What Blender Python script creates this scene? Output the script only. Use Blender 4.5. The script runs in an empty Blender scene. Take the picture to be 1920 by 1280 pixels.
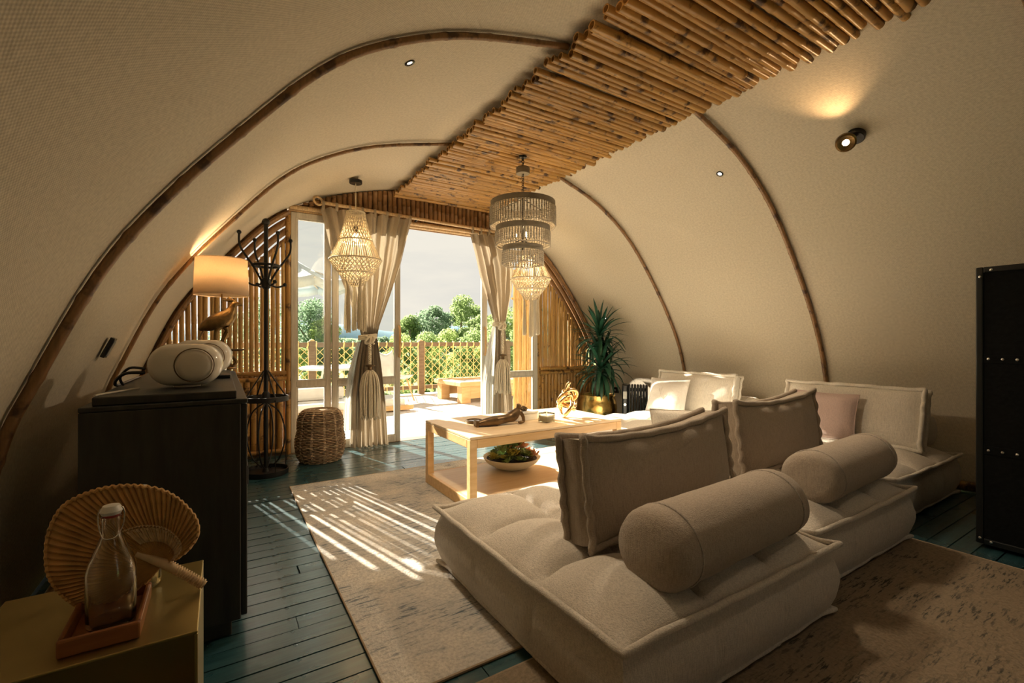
import bpy, bmesh, math, random
from mathutils import Vector, Matrix, noise
import numpy as np

# ------------------------------------------------------------------ camera, world, sun, exposure
scene = bpy.context.scene
col = scene.collection
F_PX = 865.0; CAM_H = 1.10; CY = 638.0
YAW = math.atan(546 / F_PX)
SN, CS = math.sin(YAW), math.cos(YAW)
cam_data = bpy.data.cameras.new('camera')
cam_data.sensor_width = 36.0
cam_data.lens = F_PX / 1920 * 36.0
cam_data.shift_y = -2.0 / 1920
cam_data.clip_start = 0.05; cam_data.clip_end = 2000
cam = bpy.data.objects.new('camera', cam_data)
cam.location = (0, 0, CAM_H); cam.rotation_euler = (math.pi / 2, 0, -YAW)
col.objects.link(cam); scene.camera = cam

scene.view_settings.view_transform = 'Standard'
scene.view_settings.look = 'None'
scene.view_settings.gamma = 1.0
scene.view_settings.use_curve_mapping = False
scene.view_settings.exposure = 1.42

SKY = 0.345
LAMP_W = 2.4; PEND_W = 2.2; CHAND_W = 2.0; DOWN_W = 54.0; DIM_W = 3.0; SPOT_W = 2.6
world = bpy.data.worlds.new('sky'); scene.world = world
world.use_nodes = True
wt = world.node_tree; wt.nodes.clear()
w_out = wt.nodes.new('ShaderNodeOutputWorld'); w_bg = wt.nodes.new('ShaderNodeBackground')
w_tc = wt.nodes.new('ShaderNodeTexCoord'); w_map = wt.nodes.new('ShaderNodeMapping')
w_map.inputs['Scale'].default_value = (1.0, 1.0, 4.5)
w_noise = wt.nodes.new('ShaderNodeTexNoise')
w_noise.inputs['Scale'].default_value = 2.6; w_noise.inputs['Detail'].default_value = 5
w_noise.inputs['Roughness'].default_value = 0.55
w_ramp = wt.nodes.new('ShaderNodeValToRGB')
w_ramp.color_ramp.elements[0].position = 0.38; w_ramp.color_ramp.elements[0].color = (0.86, 0.83, 0.755, 1)
w_ramp.color_ramp.elements[1].position = 0.56; w_ramp.color_ramp.elements[1].color = (0.97, 0.915, 0.80, 1)
wt.links.new(w_tc.outputs['Generated'], w_map.inputs['Vector'])
wt.links.new(w_map.outputs['Vector'], w_noise.inputs['Vector'])
wt.links.new(w_noise.outputs['Fac'], w_ramp.inputs['Fac'])
wt.links.new(w_ramp.outputs['Color'], w_bg.inputs['Color'])
w_bg.inputs['Strength'].default_value = SKY
wt.links.new(w_bg.outputs['Background'], w_out.inputs['Surface'])

SUN_EL = math.radians(29.5)
sun_dir = Vector((0.26, -1.0, 0)).normalized() * math.cos(SUN_EL) + Vector((0, 0, -math.sin(SUN_EL)))
sun_data = bpy.data.lights.new('sun', 'SUN'); sun_data.energy = 12.5; sun_data.angle = math.radians(0.6)
sun_data.color = (1.0, 0.88, 0.72)
sun = bpy.data.objects.new('sun', sun_data); sun.location = (0, 30, 20)
sun.rotation_euler = sun_dir.to_track_quat('-Z', 'Y').to_euler(); col.objects.link(sun)

# ------------------------------------------------------------------ helpers
R = random.Random(7)
PI = math.pi
def ray(u, v):
    a = (u - 960) / F_PX
    return Vector((SN + CS * a, CS - SN * a, (CY - v) / F_PX))
def on_z(u, v, z=0.0):
    d = ray(u, v); t = (z - CAM_H) / d.z; return Vector((d.x * t, d.y * t, z))
def on_y(u, v, y):
    d = ray(u, v); t = y / d.y; return Vector((d.x * t, y, CAM_H + d.z * t))
def on_x(u, v, x):
    d = ray(u, v); t = x / d.x; return Vector((x, d.y * t, CAM_H + d.z * t))

class MB:
    def __init__(s): s.v = []; s.f = []; s.uv = None
    def add(s, vs, fs):
        o = len(s.v); s.v.extend([tuple(p) for p in vs]); s.f.extend([tuple(i + o for i in q) for q in fs]); return s
    def box(s, x0, x1, y0, y1, z0, z1, M=None):
        vs = [Vector((x, y, z)) for z in (z0, z1) for y in (y0, y1) for x in (x0, x1)]
        if M is not None: vs = [M @ p for p in vs]
        return s.add(vs, [(0, 2, 3, 1), (4, 5, 7, 6), (0, 1, 5, 4), (2, 6, 7, 3), (0, 4, 6, 2), (1, 3, 7, 5)])
    def bar(s, a, b, w, h):
        a, b = Vector(a), Vector(b); d = (b - a); L = d.length
        M = Matrix.Translation(a) @ d.to_track_quat('Z', 'Y').to_matrix().to_4x4()
        return s.box(-w / 2, w / 2, -h / 2, h / 2, 0, L, M)
    def grid(s, fn, nu, nv, cu=False, cv=False):
        o = len(s.v)
        mu = nu if cu else nu + 1; mv = nv if cv else nv + 1
        for j in range(mv):
            for i in range(mu):
                s.v.append(tuple(fn(i / nu, j / nv)))
        for j in range(nv):
            for i in range(nu):
                i2 = (i + 1) % mu; j2 = (j + 1) % mv
                s.f.append((o + j * mu + i, o + j * mu + i2, o + j2 * mu + i2, o + j2 * mu + i))
        return s
    def lathe(s, prof, n=24, c=(0, 0, 0), M=None, cap0=True, cap1=True):
        o = len(s.v); k = len(prof); c = Vector(c)
        for (r, z) in prof:
            for i in range(n):
                a = 2 * PI * i / n
                p = Vector((r * math.cos(a), r * math.sin(a), z))
                if M is not None: p = M @ p
                s.v.append(tuple(p + c))
        for j in range(k - 1):
            for i in range(n):
                i2 = (i + 1) % n
                s.f.append((o + j * n + i, o + j * n + i2, o + (j + 1) * n + i2, o + (j + 1) * n + i))
        if cap0: s.f.append(tuple(o + i for i in reversed(range(n))))
        if cap1: s.f.append(tuple(o + (k - 1) * n + i for i in range(n)))
        return s
    def tube(s, path, r, n=8, closed=False, cap=True, flat=1.0):
        P = [Vector(p) for p in path]; k = len(P)
        rad = r if isinstance(r, (list, tuple)) else [r] * k
        T = []
        for i in range(k):
            if closed: t = P[(i + 1) % k] - P[i - 1]
            else: t = P[min(i + 1, k - 1)] - P[max(i - 1, 0)]
            T.append(t.normalized() if t.length > 1e-9 else Vector((0, 0, 1)))
        up = Vector((0, 0, 1)) if abs(T[0].z) < 0.9 else Vector((0, 1, 0))
        nrm = (up - T[0] * up.dot(T[0])).normalized()
        o = len(s.v)
        for i in range(k):
            nrm = nrm - T[i] * nrm.dot(T[i])
            if nrm.length < 1e-6: nrm = T[i].orthogonal()
            nrm.normalize(); b = T[i].cross(nrm)
            for q in range(n):
                a = 2 * PI * q / n
                s.v.append(tuple(P[i] + (nrm * math.cos(a) * flat + b * math.sin(a)) * rad[i]))
        m = k if closed else k - 1
        for i in range(m):
            i2 = (i + 1) % k
            for q in range(n):
                q2 = (q + 1) % n
                s.f.append((o + i * n + q, o + i * n + q2, o + i2 * n + q2, o + i2 * n + q))
        if cap and not closed:
            s.f.append(tuple(o + q for q in reversed(range(n))))
            s.f.append(tuple(o + (k - 1) * n + q for q in range(n)))
        return s
    def ball(s, c, r, n=10, m=6, sc=(1, 1, 1), M=None):
        o = len(s.v); c = Vector(c)
        def put(p):
            p = Vector((p[0] * sc[0], p[1] * sc[1], p[2] * sc[2])) * r
            if M is not None: p = M @ p
            s.v.append(tuple(p + c))
        put((0, 0, -1))
        for j in range(1, m):
            th = -PI / 2 + PI * j / m
            for i in range(n):
                a = 2 * PI * i / n
                put((math.cos(th) * math.cos(a), math.cos(th) * math.sin(a), math.sin(th)))
        put((0, 0, 1)); top = len(s.v) - 1
        for i in range(n):
            i2 = (i + 1) % n
            s.f.append((o, o + 1 + i2, o + 1 + i)); s.f.append((top, top - n + i, top - n + i2))
            for j in range(m - 2):
                a = o + 1 + j * n
                s.f.append((a + i, a + i2, a + n + i2, a + n + i))
        return s
    def ring(s, c, R_, r, n=32, m=6, flat=1.0):
        return s.tube([(c[0] + R_ * math.cos(2 * PI * i / n), c[1] + R_ * math.sin(2 * PI * i / n), c[2]) for i in range(n)], r, m, closed=True, flat=flat)
    def mesh(s, name, ang=40):
        me = bpy.data.meshes.new(name)
        me.from_pydata(s.v, [], s.f); me.validate(verbose=False)
        if ang:
            me.polygons.foreach_set('use_smooth', [True] * len(me.polygons))
            me.set_sharp_from_angle(angle=math.radians(ang))
        me.update(); return me
    def build(s, name, mat, parent=None, ang=40, bev=0, solid=0, sub=0):
        o = link(name, s.mesh(name, ang), mat, parent)
        if solid:
            m = o.modifiers.new('solid', 'SOLIDIFY'); m.thickness = solid; m.offset = 0
        if bev:
            m = o.modifiers.new('bevel', 'BEVEL'); m.width = bev; m.segments = 2; m.limit_method = 'ANGLE'
        if sub:
            m = o.modifiers.new('sub', 'SUBSURF'); m.levels = sub; m.render_levels = sub
        return o

def link(name, me, mat, parent=None):
    o = bpy.data.objects.new(name, me)
    if mat is not None and me is not None and len(me.materials) == 0: me.materials.append(mat)
    col.objects.link(o); o.parent = parent; return o
def tag(o, label=None, cat=None, group=None, kind=None):
    if label: o['label'] = label
    if cat: o['category'] = cat
    if group: o['group'] = group
    if kind: o['kind'] = kind
    return o
def thing(name, label, cat, loc=(0, 0, 0), rz=0.0, group=None, rot=None):
    o = bpy.data.objects.new(name, None); o.empty_display_size = 0.05
    col.objects.link(o); o.location = loc; o.rotation_euler = rot if rot else (0, 0, rz)
    return tag(o, label, cat, group)
def struct(name, label, mb=None, mat=None, **k):
    if mb is None:
        o = bpy.data.objects.new(name, None); col.objects.link(o)
    else: o = mb.build(name, mat, **k)
    o['kind'] = 'structure'; o['label'] = label; return o
def dup(root, loc=None, rz=None, label=None, group=None):
    def cp(o, par):
        c = o.copy(); col.objects.link(c); c.parent = par
        for ch in [x for x in bpy.data.objects if x.parent == o]: cp(ch, c)
        return c
    r = cp(root, None)
    if loc is not None: r.location = loc
    if rz is not None: r.rotation_euler = (0, 0, rz)
    if label: r['label'] = label
    if group: r['group'] = group
    return r
def nz(x, y=0.0, z=0.0): return noise.noise(Vector((x, y, z)))
def smooth(pts, n=6):
    """Catmull-Rom through the points"""
    P = [Vector(p) for p in pts]; out = []
    for i in range(len(P) - 1):
        a = P[max(i - 1, 0)]; b = P[i]; c = P[i + 1]; d = P[min(i + 2, len(P) - 1)]
        for k in range(n):
            t = k / n
            out.append(0.5 * ((2 * b) + (c - a) * t + (2 * a - 5 * b + 4 * c - d) * t * t + (3 * b - a - 3 * c + d) * t ** 3))
    out.append(P[-1]); return out

# ------------------------------------------------------------------ materials
class NT:
    def __init__(s, name):
        s.m = bpy.data.materials.new(name); s.m.use_nodes = True
        s.t = s.m.node_tree; s.t.nodes.clear()
        s.out = s.t.nodes.new('ShaderNodeOutputMaterial')
    def n(s, typ, **k):
        x = s.t.nodes.new('ShaderNode' + typ)
        for a, b in k.items():
            if a.startswith('i_'):
                nm = a[2:].replace('_', ' ')
                x.inputs[nm].default_value = b
            else: setattr(x, a, b)
        return x
    def l(s, a, b): s.t.links.new(a, b)
    def ramp(s, fac, stops):
        r = s.n('ValToRGB'); e = r.color_ramp.elements
        while len(e) < len(stops): e.new(0.5)
        for i, (p, c) in enumerate(stops):
            e[i].position = p; e[i].color = (*c, 1) if len(c) == 3 else c
        s.l(fac, r.inputs['Fac']); return r.outputs['Color']
    def mix(s, fac, a, b, mode='MIX'):
        m = s.n('Mix', data_type='RGBA', blend_type=mode)
        if isinstance(fac, (int, float)): m.inputs[0].default_value = fac
        else: s.l(fac, m.inputs[0])
        for sock, val in ((m.inputs[6], a), (m.inputs[7], b)):
            if isinstance(val, tuple): sock.default_value = (*val, 1) if len(val) == 3 else val
            else: s.l(val, sock)
        return m.outputs[2]
    def coords(s, kind='Object', scale=(1, 1, 1), rot=(0, 0, 0)):
        tc = s.n('TexCoord'); mp = s.n('Mapping')
        mp.inputs['Scale'].default_value = scale; mp.inputs['Rotation'].default_value = rot
        s.l(tc.outputs[kind], mp.inputs['Vector']); return mp.outputs['Vector']
    def noise(s, vec, scale, detail=3, rough=0.5, out='Fac'):
        x = s.n('TexNoise'); x.inputs['Scale'].default_value = scale
        x.inputs['Detail'].default_value = detail; x.inputs['Roughness'].default_value = rough
        s.l(vec, x.inputs['Vector']); return x.outputs[out]
    def bump(s, h, strength=0.3, dist=0.01):
        b = s.n('Bump'); b.inputs['Strength'].default_value = strength; b.inputs['Distance'].default_value = dist
        s.l(h, b.inputs['Height']); return b.outputs['Normal']
    def principled(s, color, rough=0.6, metal=0.0, normal=None, spec=0.5, **k):
        p = s.n('BsdfPrincipled')
        if isinstance(color, tuple): p.inputs['Base Color'].default_value = (*color, 1)
        else: s.l(color, p.inputs['Base Color'])
        if isinstance(rough, (int, float)): p.inputs['Roughness'].default_value = rough
        else: s.l(rough, p.inputs['Roughness'])
        p.inputs['Metallic'].default_value = metal
        p.inputs['Specular IOR Level'].default_value = spec
        if normal is not None: s.l(normal, p.inputs['Normal'])
        for a, b in k.items(): p.inputs[a.replace('_', ' ')].default_value = b
        return p
    def done(s, sh): s.l(sh.outputs[0], s.out.inputs['Surface']); return s.m

def m_plain(name, c, rough=0.5, metal=0.0, vary=0.12, scale=14, bump=0.0, bscale=60, spec=0.5):
    t = NT(name); v = t.coords('Object')
    f = t.noise(v, scale, 4)
    d = tuple(x * (1 - vary) for x in c); e = tuple(min(1, x * (1 + vary)) for x in c)
    colr = t.ramp(f, [(0.3, d), (0.7, e)])
    nm = t.bump(t.noise(v, bscale, 4), bump, 0.004) if bump else None
    return t.done(t.principled(colr, rough, metal, nm, spec))

def m_bamboo(name, a, b, dark, blotch=0.62, rough=0.38):
    t = NT(name); v = t.coords('Object'); oi = t.n('ObjectInfo')
    base = t.mix(oi.outputs['Random'], a, b)
    add = t.n('VectorMath', operation='ADD'); t.l(v, add.inputs[0])
    cmb = t.n('CombineXYZ'); mul = t.n('Math', operation='MULTIPLY'); mul.inputs[1].default_value = 37.0
    t.l(oi.outputs['Random'], mul.inputs[0]); t.l(mul.outputs[0], cmb.inputs[2]); t.l(mul.outputs[0], cmb.inputs[0])
    t.l(cmb.outputs[0], add.inputs[1])
    mp = t.n('Mapping'); mp.inputs['Scale'].default_value = (30, 30, 2.2); t.l(add.outputs[0], mp.inputs['Vector'])
    streak = t.noise(mp.outputs['Vector'], 3.0, 4)
    c1 = t.mix(t.ramp(streak, [(0.35, (0, 0, 0)), (0.65, (1, 1, 1))]), base, tuple(x * 0.62 for x in a))
    blot = t.noise(add.outputs[0], 9.0, 4, 0.6)
    c2 = t.mix(t.ramp(blot, [(blotch, (0, 0, 0)), (blotch + 0.09, (1, 1, 1))]), c1, dark)
    nm = t.bump(streak, 0.15, 0.003)
    return t.done(t.principled(c2, rough, 0, nm))

def m_fabric(name, c, scale=420.0, vary=0.1, bump=0.35, rough=0.9, trans=0.0, crease=0.0):
    t = NT(name); v = t.coords('Object')
    w1 = t.n('TexNoise'); w1.inputs['Scale'].default_value = scale * 0.25; w1.inputs['Detail'].default_value = 2
    mp = t.n('Mapping'); mp.inputs['Scale'].default_value = (3.0, 3.0, 14.0); t.l(v, mp.inputs['Vector']); t.l(mp.outputs['Vector'], w1.inputs['Vector'])
    w2 = t.n('TexNoise'); w2.inputs['Scale'].default_value = scale * 0.25; w2.inputs['Detail'].default_value = 2
    mp2 = t.n('Mapping'); mp2.inputs['Scale'].default_value = (9.0, 5.0, 0.7); t.l(v, mp2.inputs['Vector']); t.l(mp2.outputs['Vector'], w2.inputs['Vector'])
    mx = t.n('Math', operation='ADD'); t.l(w1.outputs['Fac'], mx.inputs[0]); t.l(w2.outputs['Fac'], mx.inputs[1])
    hv = t.n('Math', operation='MULTIPLY'); hv.inputs[1].default_value = 0.5; t.l(mx.outputs[0], hv.inputs[0])
    h = hv.outputs[0]
    d = tuple(x * (1 - 2.2 * vary) for x in c); e = tuple(min(1, x * (1 + vary)) for x in c)
    colr = t.ramp(h, [(0.36, d), (0.58, e)])
    nm = t.bump(h, bump, 0.005)
    if crease:
        big = t.noise(t.coords('Object', (1, 1, 2)), 9, 3)
        b2 = t.n('Bump'); b2.inputs['Strength'].default_value = crease; b2.inputs['Distance'].default_value = 0.02
        t.l(big, b2.inputs['Height']); t.l(nm, b2.inputs['Normal']); nm = b2.outputs['Normal']
    p = t.principled(colr, rough, 0, nm, 0.2, Sheen_Weight=0.15)
    if trans:
        tr = t.n('BsdfTranslucent'); t.l(colr, tr.inputs['Color']); ms = t.n('MixShader'); ms.inputs[0].default_value = trans
        t.l(p.outputs[0], ms.inputs[1]); t.l(tr.outputs[0], ms.inputs[2]); return t.done(ms)
    return t.done(p)

def m_wood(name, a, b, rough=0.45, scale=(2, 18, 18), bump=0.1):
    t = NT(name); oi = t.n('ObjectInfo'); v = t.coords('Object', scale)
    mul = t.n('Math', operation='MULTIPLY'); mul.inputs[1].default_value = 50.0; t.l(oi.outputs['Random'], mul.inputs[0])
    add = t.n('VectorMath', operation='ADD'); t.l(v, add.inputs[0]); t.l(mul.outputs[0], add.inputs[1])
    f = t.noise(add.outputs[0], 2.0, 5, 0.6)
    colr = t.ramp(f, [(0.3, a), (0.7, b)])
    return t.done(t.principled(colr, rough, 0, t.bump(f, bump, 0.004)))

def m_emit(name, c, s):
    t = NT(name); e = t.n('Emission'); e.inputs['Color'].default_value = (*c, 1); e.inputs['Strength'].default_value = s
    return t.done(e)

def m_shell():
    t = NT('woven_wall_fabric'); tc = t.n('TexCoord')
    sep = t.n('SeparateXYZ'); t.l(tc.outputs['UV'], sep.inputs[0])
    def wave(sock):
        m = t.n('Math', operation='MULTIPLY'); m.inputs[1].default_value = 2 * PI / 0.0105; t.l(sock, m.inputs[0])
        s_ = t.n('Math', operation='SINE'); t.l(m.outputs[0], s_.inputs[0]); return s_.outputs[0]
    pr = t.n('Math', operation='MULTIPLY'); t.l(wave(sep.outputs[0]), pr.inputs[0]); t.l(wave(sep.outputs[1]), pr.inputs[1])
    mp = t.n('Mapping'); mp.inputs['Scale'].default_value = (1, 1, 1); t.l(tc.outputs['UV'], mp.inputs['Vector'])
    slub = t.noise(mp.outputs['Vector'], 60, 4, 0.6)
    h = t.n('Math', operation='MULTIPLY_ADD'); t.l(pr.outputs[0], h.inputs[0]); h.inputs[1].default_value = 0.30; t.l(slub, h.inputs[2])
    colr = t.ramp(h.outputs[0], [(0.16, (0.48, 0.425, 0.33)), (0.80, (0.71, 0.635, 0.50))])
    return t.done(t.principled(colr, 0.88, 0, t.bump(h.outputs[0], 0.35, 0.003), 0.15))

def m_rug(name, ca, cb, cc):
    t = NT(name); v = t.coords('Object')
    big = t.noise(v, 2.6, 6, 0.62); fine = t.noise(v, 75, 3, 0.6)
    stre = t.noise(t.coords('Object', (9, 60, 30)), 1.6, 4, 0.65)
    base = t.ramp(fine, [(0.3, tuple(x * 0.66 for x in ca)), (0.62, ca)])
    c1 = t.mix(t.ramp(big, [(0.38, (0, 0, 0)), (0.68, (1, 1, 1))]), base, cb)
    sp = t.n('Math', operation='MULTIPLY'); t.l(t.ramp(stre, [(0.52, (0, 0, 0)), (0.61, (1, 1, 1))]), sp.inputs[0])
    t.l(t.ramp(big, [(0.42, (0, 0, 0)), (0.58, (1, 1, 1))]), sp.inputs[1])
    c2 = t.mix(sp.outputs[0], c1, cc)
    return t.done(t.principled(c2, 0.95, 0, t.bump(fine, 0.9, 0.01), 0.1))

def m_planks():
    t = NT('dark_teal_floor_paint'); oi = t.n('ObjectInfo')
    v = t.coords('Object', (3, 40, 10)); mul = t.n('Math', operation='MULTIPLY'); mul.inputs[1].default_value = 60.0
    t.l(oi.outputs['Random'], mul.inputs[0]); add = t.n('VectorMath', operation='ADD'); t.l(v, add.inputs[0]); t.l(mul.outputs[0], add.inputs[1])
    g = t.noise(add.outputs[0], 1.5, 5, 0.6)
    worn = t.noise(t.coords('Object', (1, 1, 1)), 5, 4)
    colr = t.ramp(g, [(0.3, (0.012, 0.046, 0.054)), (0.75, (0.034, 0.100, 0.112))])
    ro = t.ramp(worn, [(0.3, (0.22,) * 3), (0.7, (0.40,) * 3)])
    return t.done(t.principled(colr, ro, 0, t.bump(g, 0.25, 0.004), 0.6, Coat_Weight=0.75, Coat_Roughness=0.22))

def m_glass(name='window_glass'):
    t = NT(name); tr = t.n('BsdfTransparent'); tr.inputs['Color'].default_value = (0.95, 0.97, 0.96, 1)
    gl = t.n('BsdfGlossy'); gl.inputs['Roughness'].default_value = 0.02
    fr = t.n('Fresnel'); fr.inputs['IOR'].default_value = 1.45
    ms = t.n('MixShader'); t.l(fr.outputs[0], ms.inputs[0]); t.l(tr.outputs[0], ms.inputs[1]); t.l(gl.outputs[0], ms.inputs[2])
    return t.done(ms)
def m_bottle():
    t = NT('clear_bottle_glass'); p = t.principled((0.93, 0.95, 0.92), 0.03, 0, None, 0.5, Transmission_Weight=1.0, IOR=1.45); return t.done(p)
def m_leaf(name, a, b, trans=0.35, rough=0.5, scale=4.0):
    t = NT(name); oi = t.n('ObjectInfo')
    f = t.noise(t.coords('Object'), scale, 4, 0.6)
    colr = t.ramp(f, [(0.32, a), (0.68, b)])
    p = t.principled(colr, rough); tr = t.n('BsdfTranslucent'); t.l(colr, tr.inputs['Color'])
    ms = t.n('MixShader'); ms.inputs[0].default_value = trans; t.l(p.outputs[0], ms.inputs[1]); t.l(tr.outputs[0], ms.inputs[2])
    return t.done(ms)

M = {}
M['shell'] = m_shell()
M['bamboo'] = m_bamboo('golden_bamboo', (0.60, 0.34, 0.10), (0.38, 0.195, 0.055), (0.07, 0.032, 0.014), 0.555, 0.32)
M['bamboo_slat'] = m_bamboo('honey_bamboo_slat', (0.62, 0.38, 0.125), (0.44, 0.24, 0.075), (0.12, 0.06, 0.025), 0.64, 0.38)
M['bamboo_head'] = m_bamboo('brown_bamboo', (0.36, 0.195, 0.075), (0.26, 0.13, 0.05), (0.08, 0.04, 0.018), 0.66, 0.42)
M['bamboo_rib'] = m_bamboo('dark_bamboo', (0.34, 0.185, 0.075), (0.29, 0.15, 0.06), (0.075, 0.035, 0.015), 0.54, 0.4)
M['bamboo_pale'] = m_bamboo('pale_bamboo', (0.68, 0.47, 0.25), (0.60, 0.40, 0.20), (0.30, 0.18, 0.08), 0.68, 0.45)
M['frame'] = m_wood('weathered_white_paint', (0.44, 0.40, 0.33), (0.62, 0.58, 0.50), 0.6, (18, 18, 2))
M['plank'] = m_planks()
M['subfloor'] = m_plain('subfloor_black', (0.008, 0.012, 0.013), 0.9)
M['glass'] = m_glass()
M['bottle'] = m_bottle()
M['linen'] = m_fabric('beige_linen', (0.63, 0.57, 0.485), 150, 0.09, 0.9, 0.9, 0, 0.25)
M['linen_dark'] = m_fabric('taupe_linen', (0.43, 0.36, 0.285), 170, 0.09, 0.8, 0.9, 0, 0.3)
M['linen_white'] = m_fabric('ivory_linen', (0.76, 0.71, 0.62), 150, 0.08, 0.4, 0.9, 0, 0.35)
M['linen_grey'] = m_fabric('stone_linen', (0.43, 0.38, 0.33), 150, 0.12, 0.4, 0.9, 0, 0.3)
M['white_cotton'] = m_fabric('white_cotton', (0.80, 0.76, 0.70), 380, 0.06, 0.35, 0.9, 0, 0.5)
M['pink'] = m_fabric('dusty_pink_velvet', (0.56, 0.43, 0.39), 300, 0.1, 0.3, 0.85, 0, 0.4)
M['curtain'] = m_fabric('taupe_curtain', (0.42, 0.345, 0.25), 420, 0.1, 0.25, 0.62, 0.22)
M['lining'] = m_fabric('grey_lining', (0.66, 0.66, 0.62), 420, 0.06, 0.2, 0.8, 0.35)
M['rope'] = m_fabric('cotton_rope', (0.82, 0.74, 0.58), 200, 0.10, 0.5, 0.9, 0.12)
M['rope_yellow'] = m_plain('yellow_rope', (0.88, 0.66, 0.28), 0.8, 0, 0.15, 30)
M['rug'] = m_rug('pale_patterned_rug', (0.66, 0.60, 0.51), (0.40, 0.395, 0.375), (0.12, 0.145, 0.165))
M['rug2'] = m_rug('tan_patterned_rug', (0.30, 0.23, 0.155), (0.25, 0.195, 0.135), (0.05, 0.05, 0.042))
M['rugedge'] = m_plain('rug_binding', (0.42, 0.32, 0.22), 0.9)
M['oak'] = m_wood('light_oak', (0.62, 0.38, 0.16), (0.76, 0.52, 0.26), 0.42, (2, 16, 16), 0.05)
M['oak_top'] = m_wood('pale_oak_top', (0.66, 0.48, 0.28), (0.76, 0.60, 0.40), 0.4, (2, 16, 16), 0.05)
M['blackwood'] = m_wood('black_stained_wood', (0.012, 0.013, 0.011), (0.034, 0.034, 0.026), 0.5, (14, 14, 2), 0.35)
M['iron'] = m_plain('black_iron', (0.02, 0.02, 0.02), 0.42, 0.6, 0.2)
M['black'] = m_plain('black_plastic', (0.012, 0.012, 0.013), 0.25)
M['leather'] = m_plain('black_croc_leather', (0.006, 0.007, 0.007), 0.75, 0, 0.3, 60, 0.5, 40, 0.15)
M['leather_edge'] = m_plain('black_leather_edge', (0.01, 0.013, 0.014), 0.35)
M['chrome'] = m_plain('steel_rivet', (0.7, 0.7, 0.68), 0.25, 1.0)
M['brass'] = m_plain('hammered_brass', (0.62, 0.43, 0.14), 0.26, 1.0, 0.2, 20, 0.9, 26)
M['gold'] = m_plain('polished_gold', (0.80, 0.55, 0.27), 0.2, 1.0, 0.08)
M['goldbox'] = m_plain('satin_gold_metal', (0.44, 0.34, 0.13), 0.36, 0.85, 0.06, 5)
M['bronze'] = m_plain('aged_bronze', (0.17, 0.11, 0.055), 0.38, 0.7, 0.3, 20, 0.3, 40)
M['birdbrass'] = m_plain('antique_brass', (0.24, 0.15, 0.06), 0.36, 0.85, 0.3, 30, 0.5, 70)
M['wicker_a'] = m_plain('brown_wicker', (0.36, 0.25, 0.155), 0.85, 0, 0.45, 30)
M['wicker_b'] = m_plain('tan_wicker', (0.50, 0.38, 0.25), 0.85, 0, 0.3, 30)
M['white'] = m_plain('white_gloss', (0.72, 0.66, 0.56), 0.16, 0, 0.03)
M['white_matte'] = m_plain('cream_matte', (0.66, 0.60, 0.50), 0.55, 0, 0.04)
M['ceramic'] = m_plain('cream_ceramic', (0.66, 0.60, 0.45), 0.4, 0, 0.05)
M['soil'] = m_plain('dark_soil', (0.03, 0.02, 0.012), 0.9, 0, 0.4, 40)
M['yucca'] = m_leaf('yucca_leaf', (0.010, 0.050, 0.028), (0.032, 0.125, 0.07), 0.12, 0.4, 6)
M['bark'] = m_plain('grey_bark', (0.22, 0.19, 0.14), 0.85, 0, 0.3, 30, 0.6, 40)
M['succ_g'] = m_leaf('green_succulent', (0.07, 0.13, 0.03), (0.26, 0.34, 0.10), 0.1, 0.45, 12)
M['succ_r'] = m_leaf('rust_succulent', (0.36, 0.15, 0.06), (0.62, 0.32, 0.16), 0.1, 0.45, 12)
M['succ_y'] = m_leaf('yellow_succulent', (0.34, 0.30, 0.05), (0.55, 0.50, 0.12), 0.1, 0.45, 12)
M['palmfan'] = m_plain('woven_palm', (0.62, 0.36, 0.13), 0.6, 0, 0.18, 30)
M['palmpale'] = m_plain('pale_palm', (0.78, 0.58, 0.34), 0.6, 0, 0.12, 30)
M['traywood'] = m_wood('orange_wood_tray', (0.22, 0.075, 0.022), (0.34, 0.13, 0.04), 0.4, (3, 20, 20))
M['red'] = m_plain('red_rubber', (0.5, 0.03, 0.02), 0.5)
M['bead'] = m_plain('grey_wood_bead', (0.50, 0.45, 0.36), 0.5, 0, 0.2, 40)
M['bandgrey'] = m_plain('greywashed_band', (0.23, 0.205, 0.16), 0.7, 0, 0.15, 20)
M['outwood'] = m_wood('rustic_pine', (0.55, 0.33, 0.13), (0.70, 0.46, 0.22), 0.6, (2, 14, 14))
M['railwood'] = m_wood('brown_rail_wood', (0.15, 0.095, 0.05), (0.25, 0.17, 0.10), 0.7, (3, 14, 14))
M['deck'] = m_wood('bleached_decking', (0.52, 0.47, 0.40), (0.64, 0.58, 0.50), 0.7, (2, 20, 20))
M['outwhite'] = m_plain('outdoor_white', (0.72, 0.70, 0.66), 0.6, 0, 0.04)
M['parasol'] = m_fabric('pale_blue_parasol', (0.60, 0.68, 0.72), 200, 0.05, 0.2, 0.8, 0.3)
M['grass'] = m_plain('grass', (0.10, 0.17, 0.045), 0.9, 0, 0.45, 0.12)
M['hill'] = m_plain('forested_hill_haze', (0.045, 0.15, 0.22), 0.95, 0, 0.25, 0.03)  # blue of distance haze is put into the base colour
M['water'] = m_plain('dark_pond', (0.02, 0.05, 0.06), 0.2)
M['leaf_a'] = m_leaf('tree_leaves_green', (0.18, 0.27, 0.10), (0.38, 0.50, 0.22), 0.55, 0.6, 0.9)
M['leaf_b'] = m_leaf('tree_leaves_light', (0.26, 0.36, 0.11), (0.48, 0.58, 0.25), 0.55, 0.6, 0.9)
M['leaf_c'] = m_leaf('tree_leaves_blue_green', (0.13, 0.22, 0.14), (0.30, 0.42, 0.27), 0.5, 0.6, 0.9)
M['bulb'] = m_emit('warm_bulb', (1.0, 0.62, 0.25), 7.0)
M['led'] = m_emit('warm_led', (1.0, 0.82, 0.55), 10.0)
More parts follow.
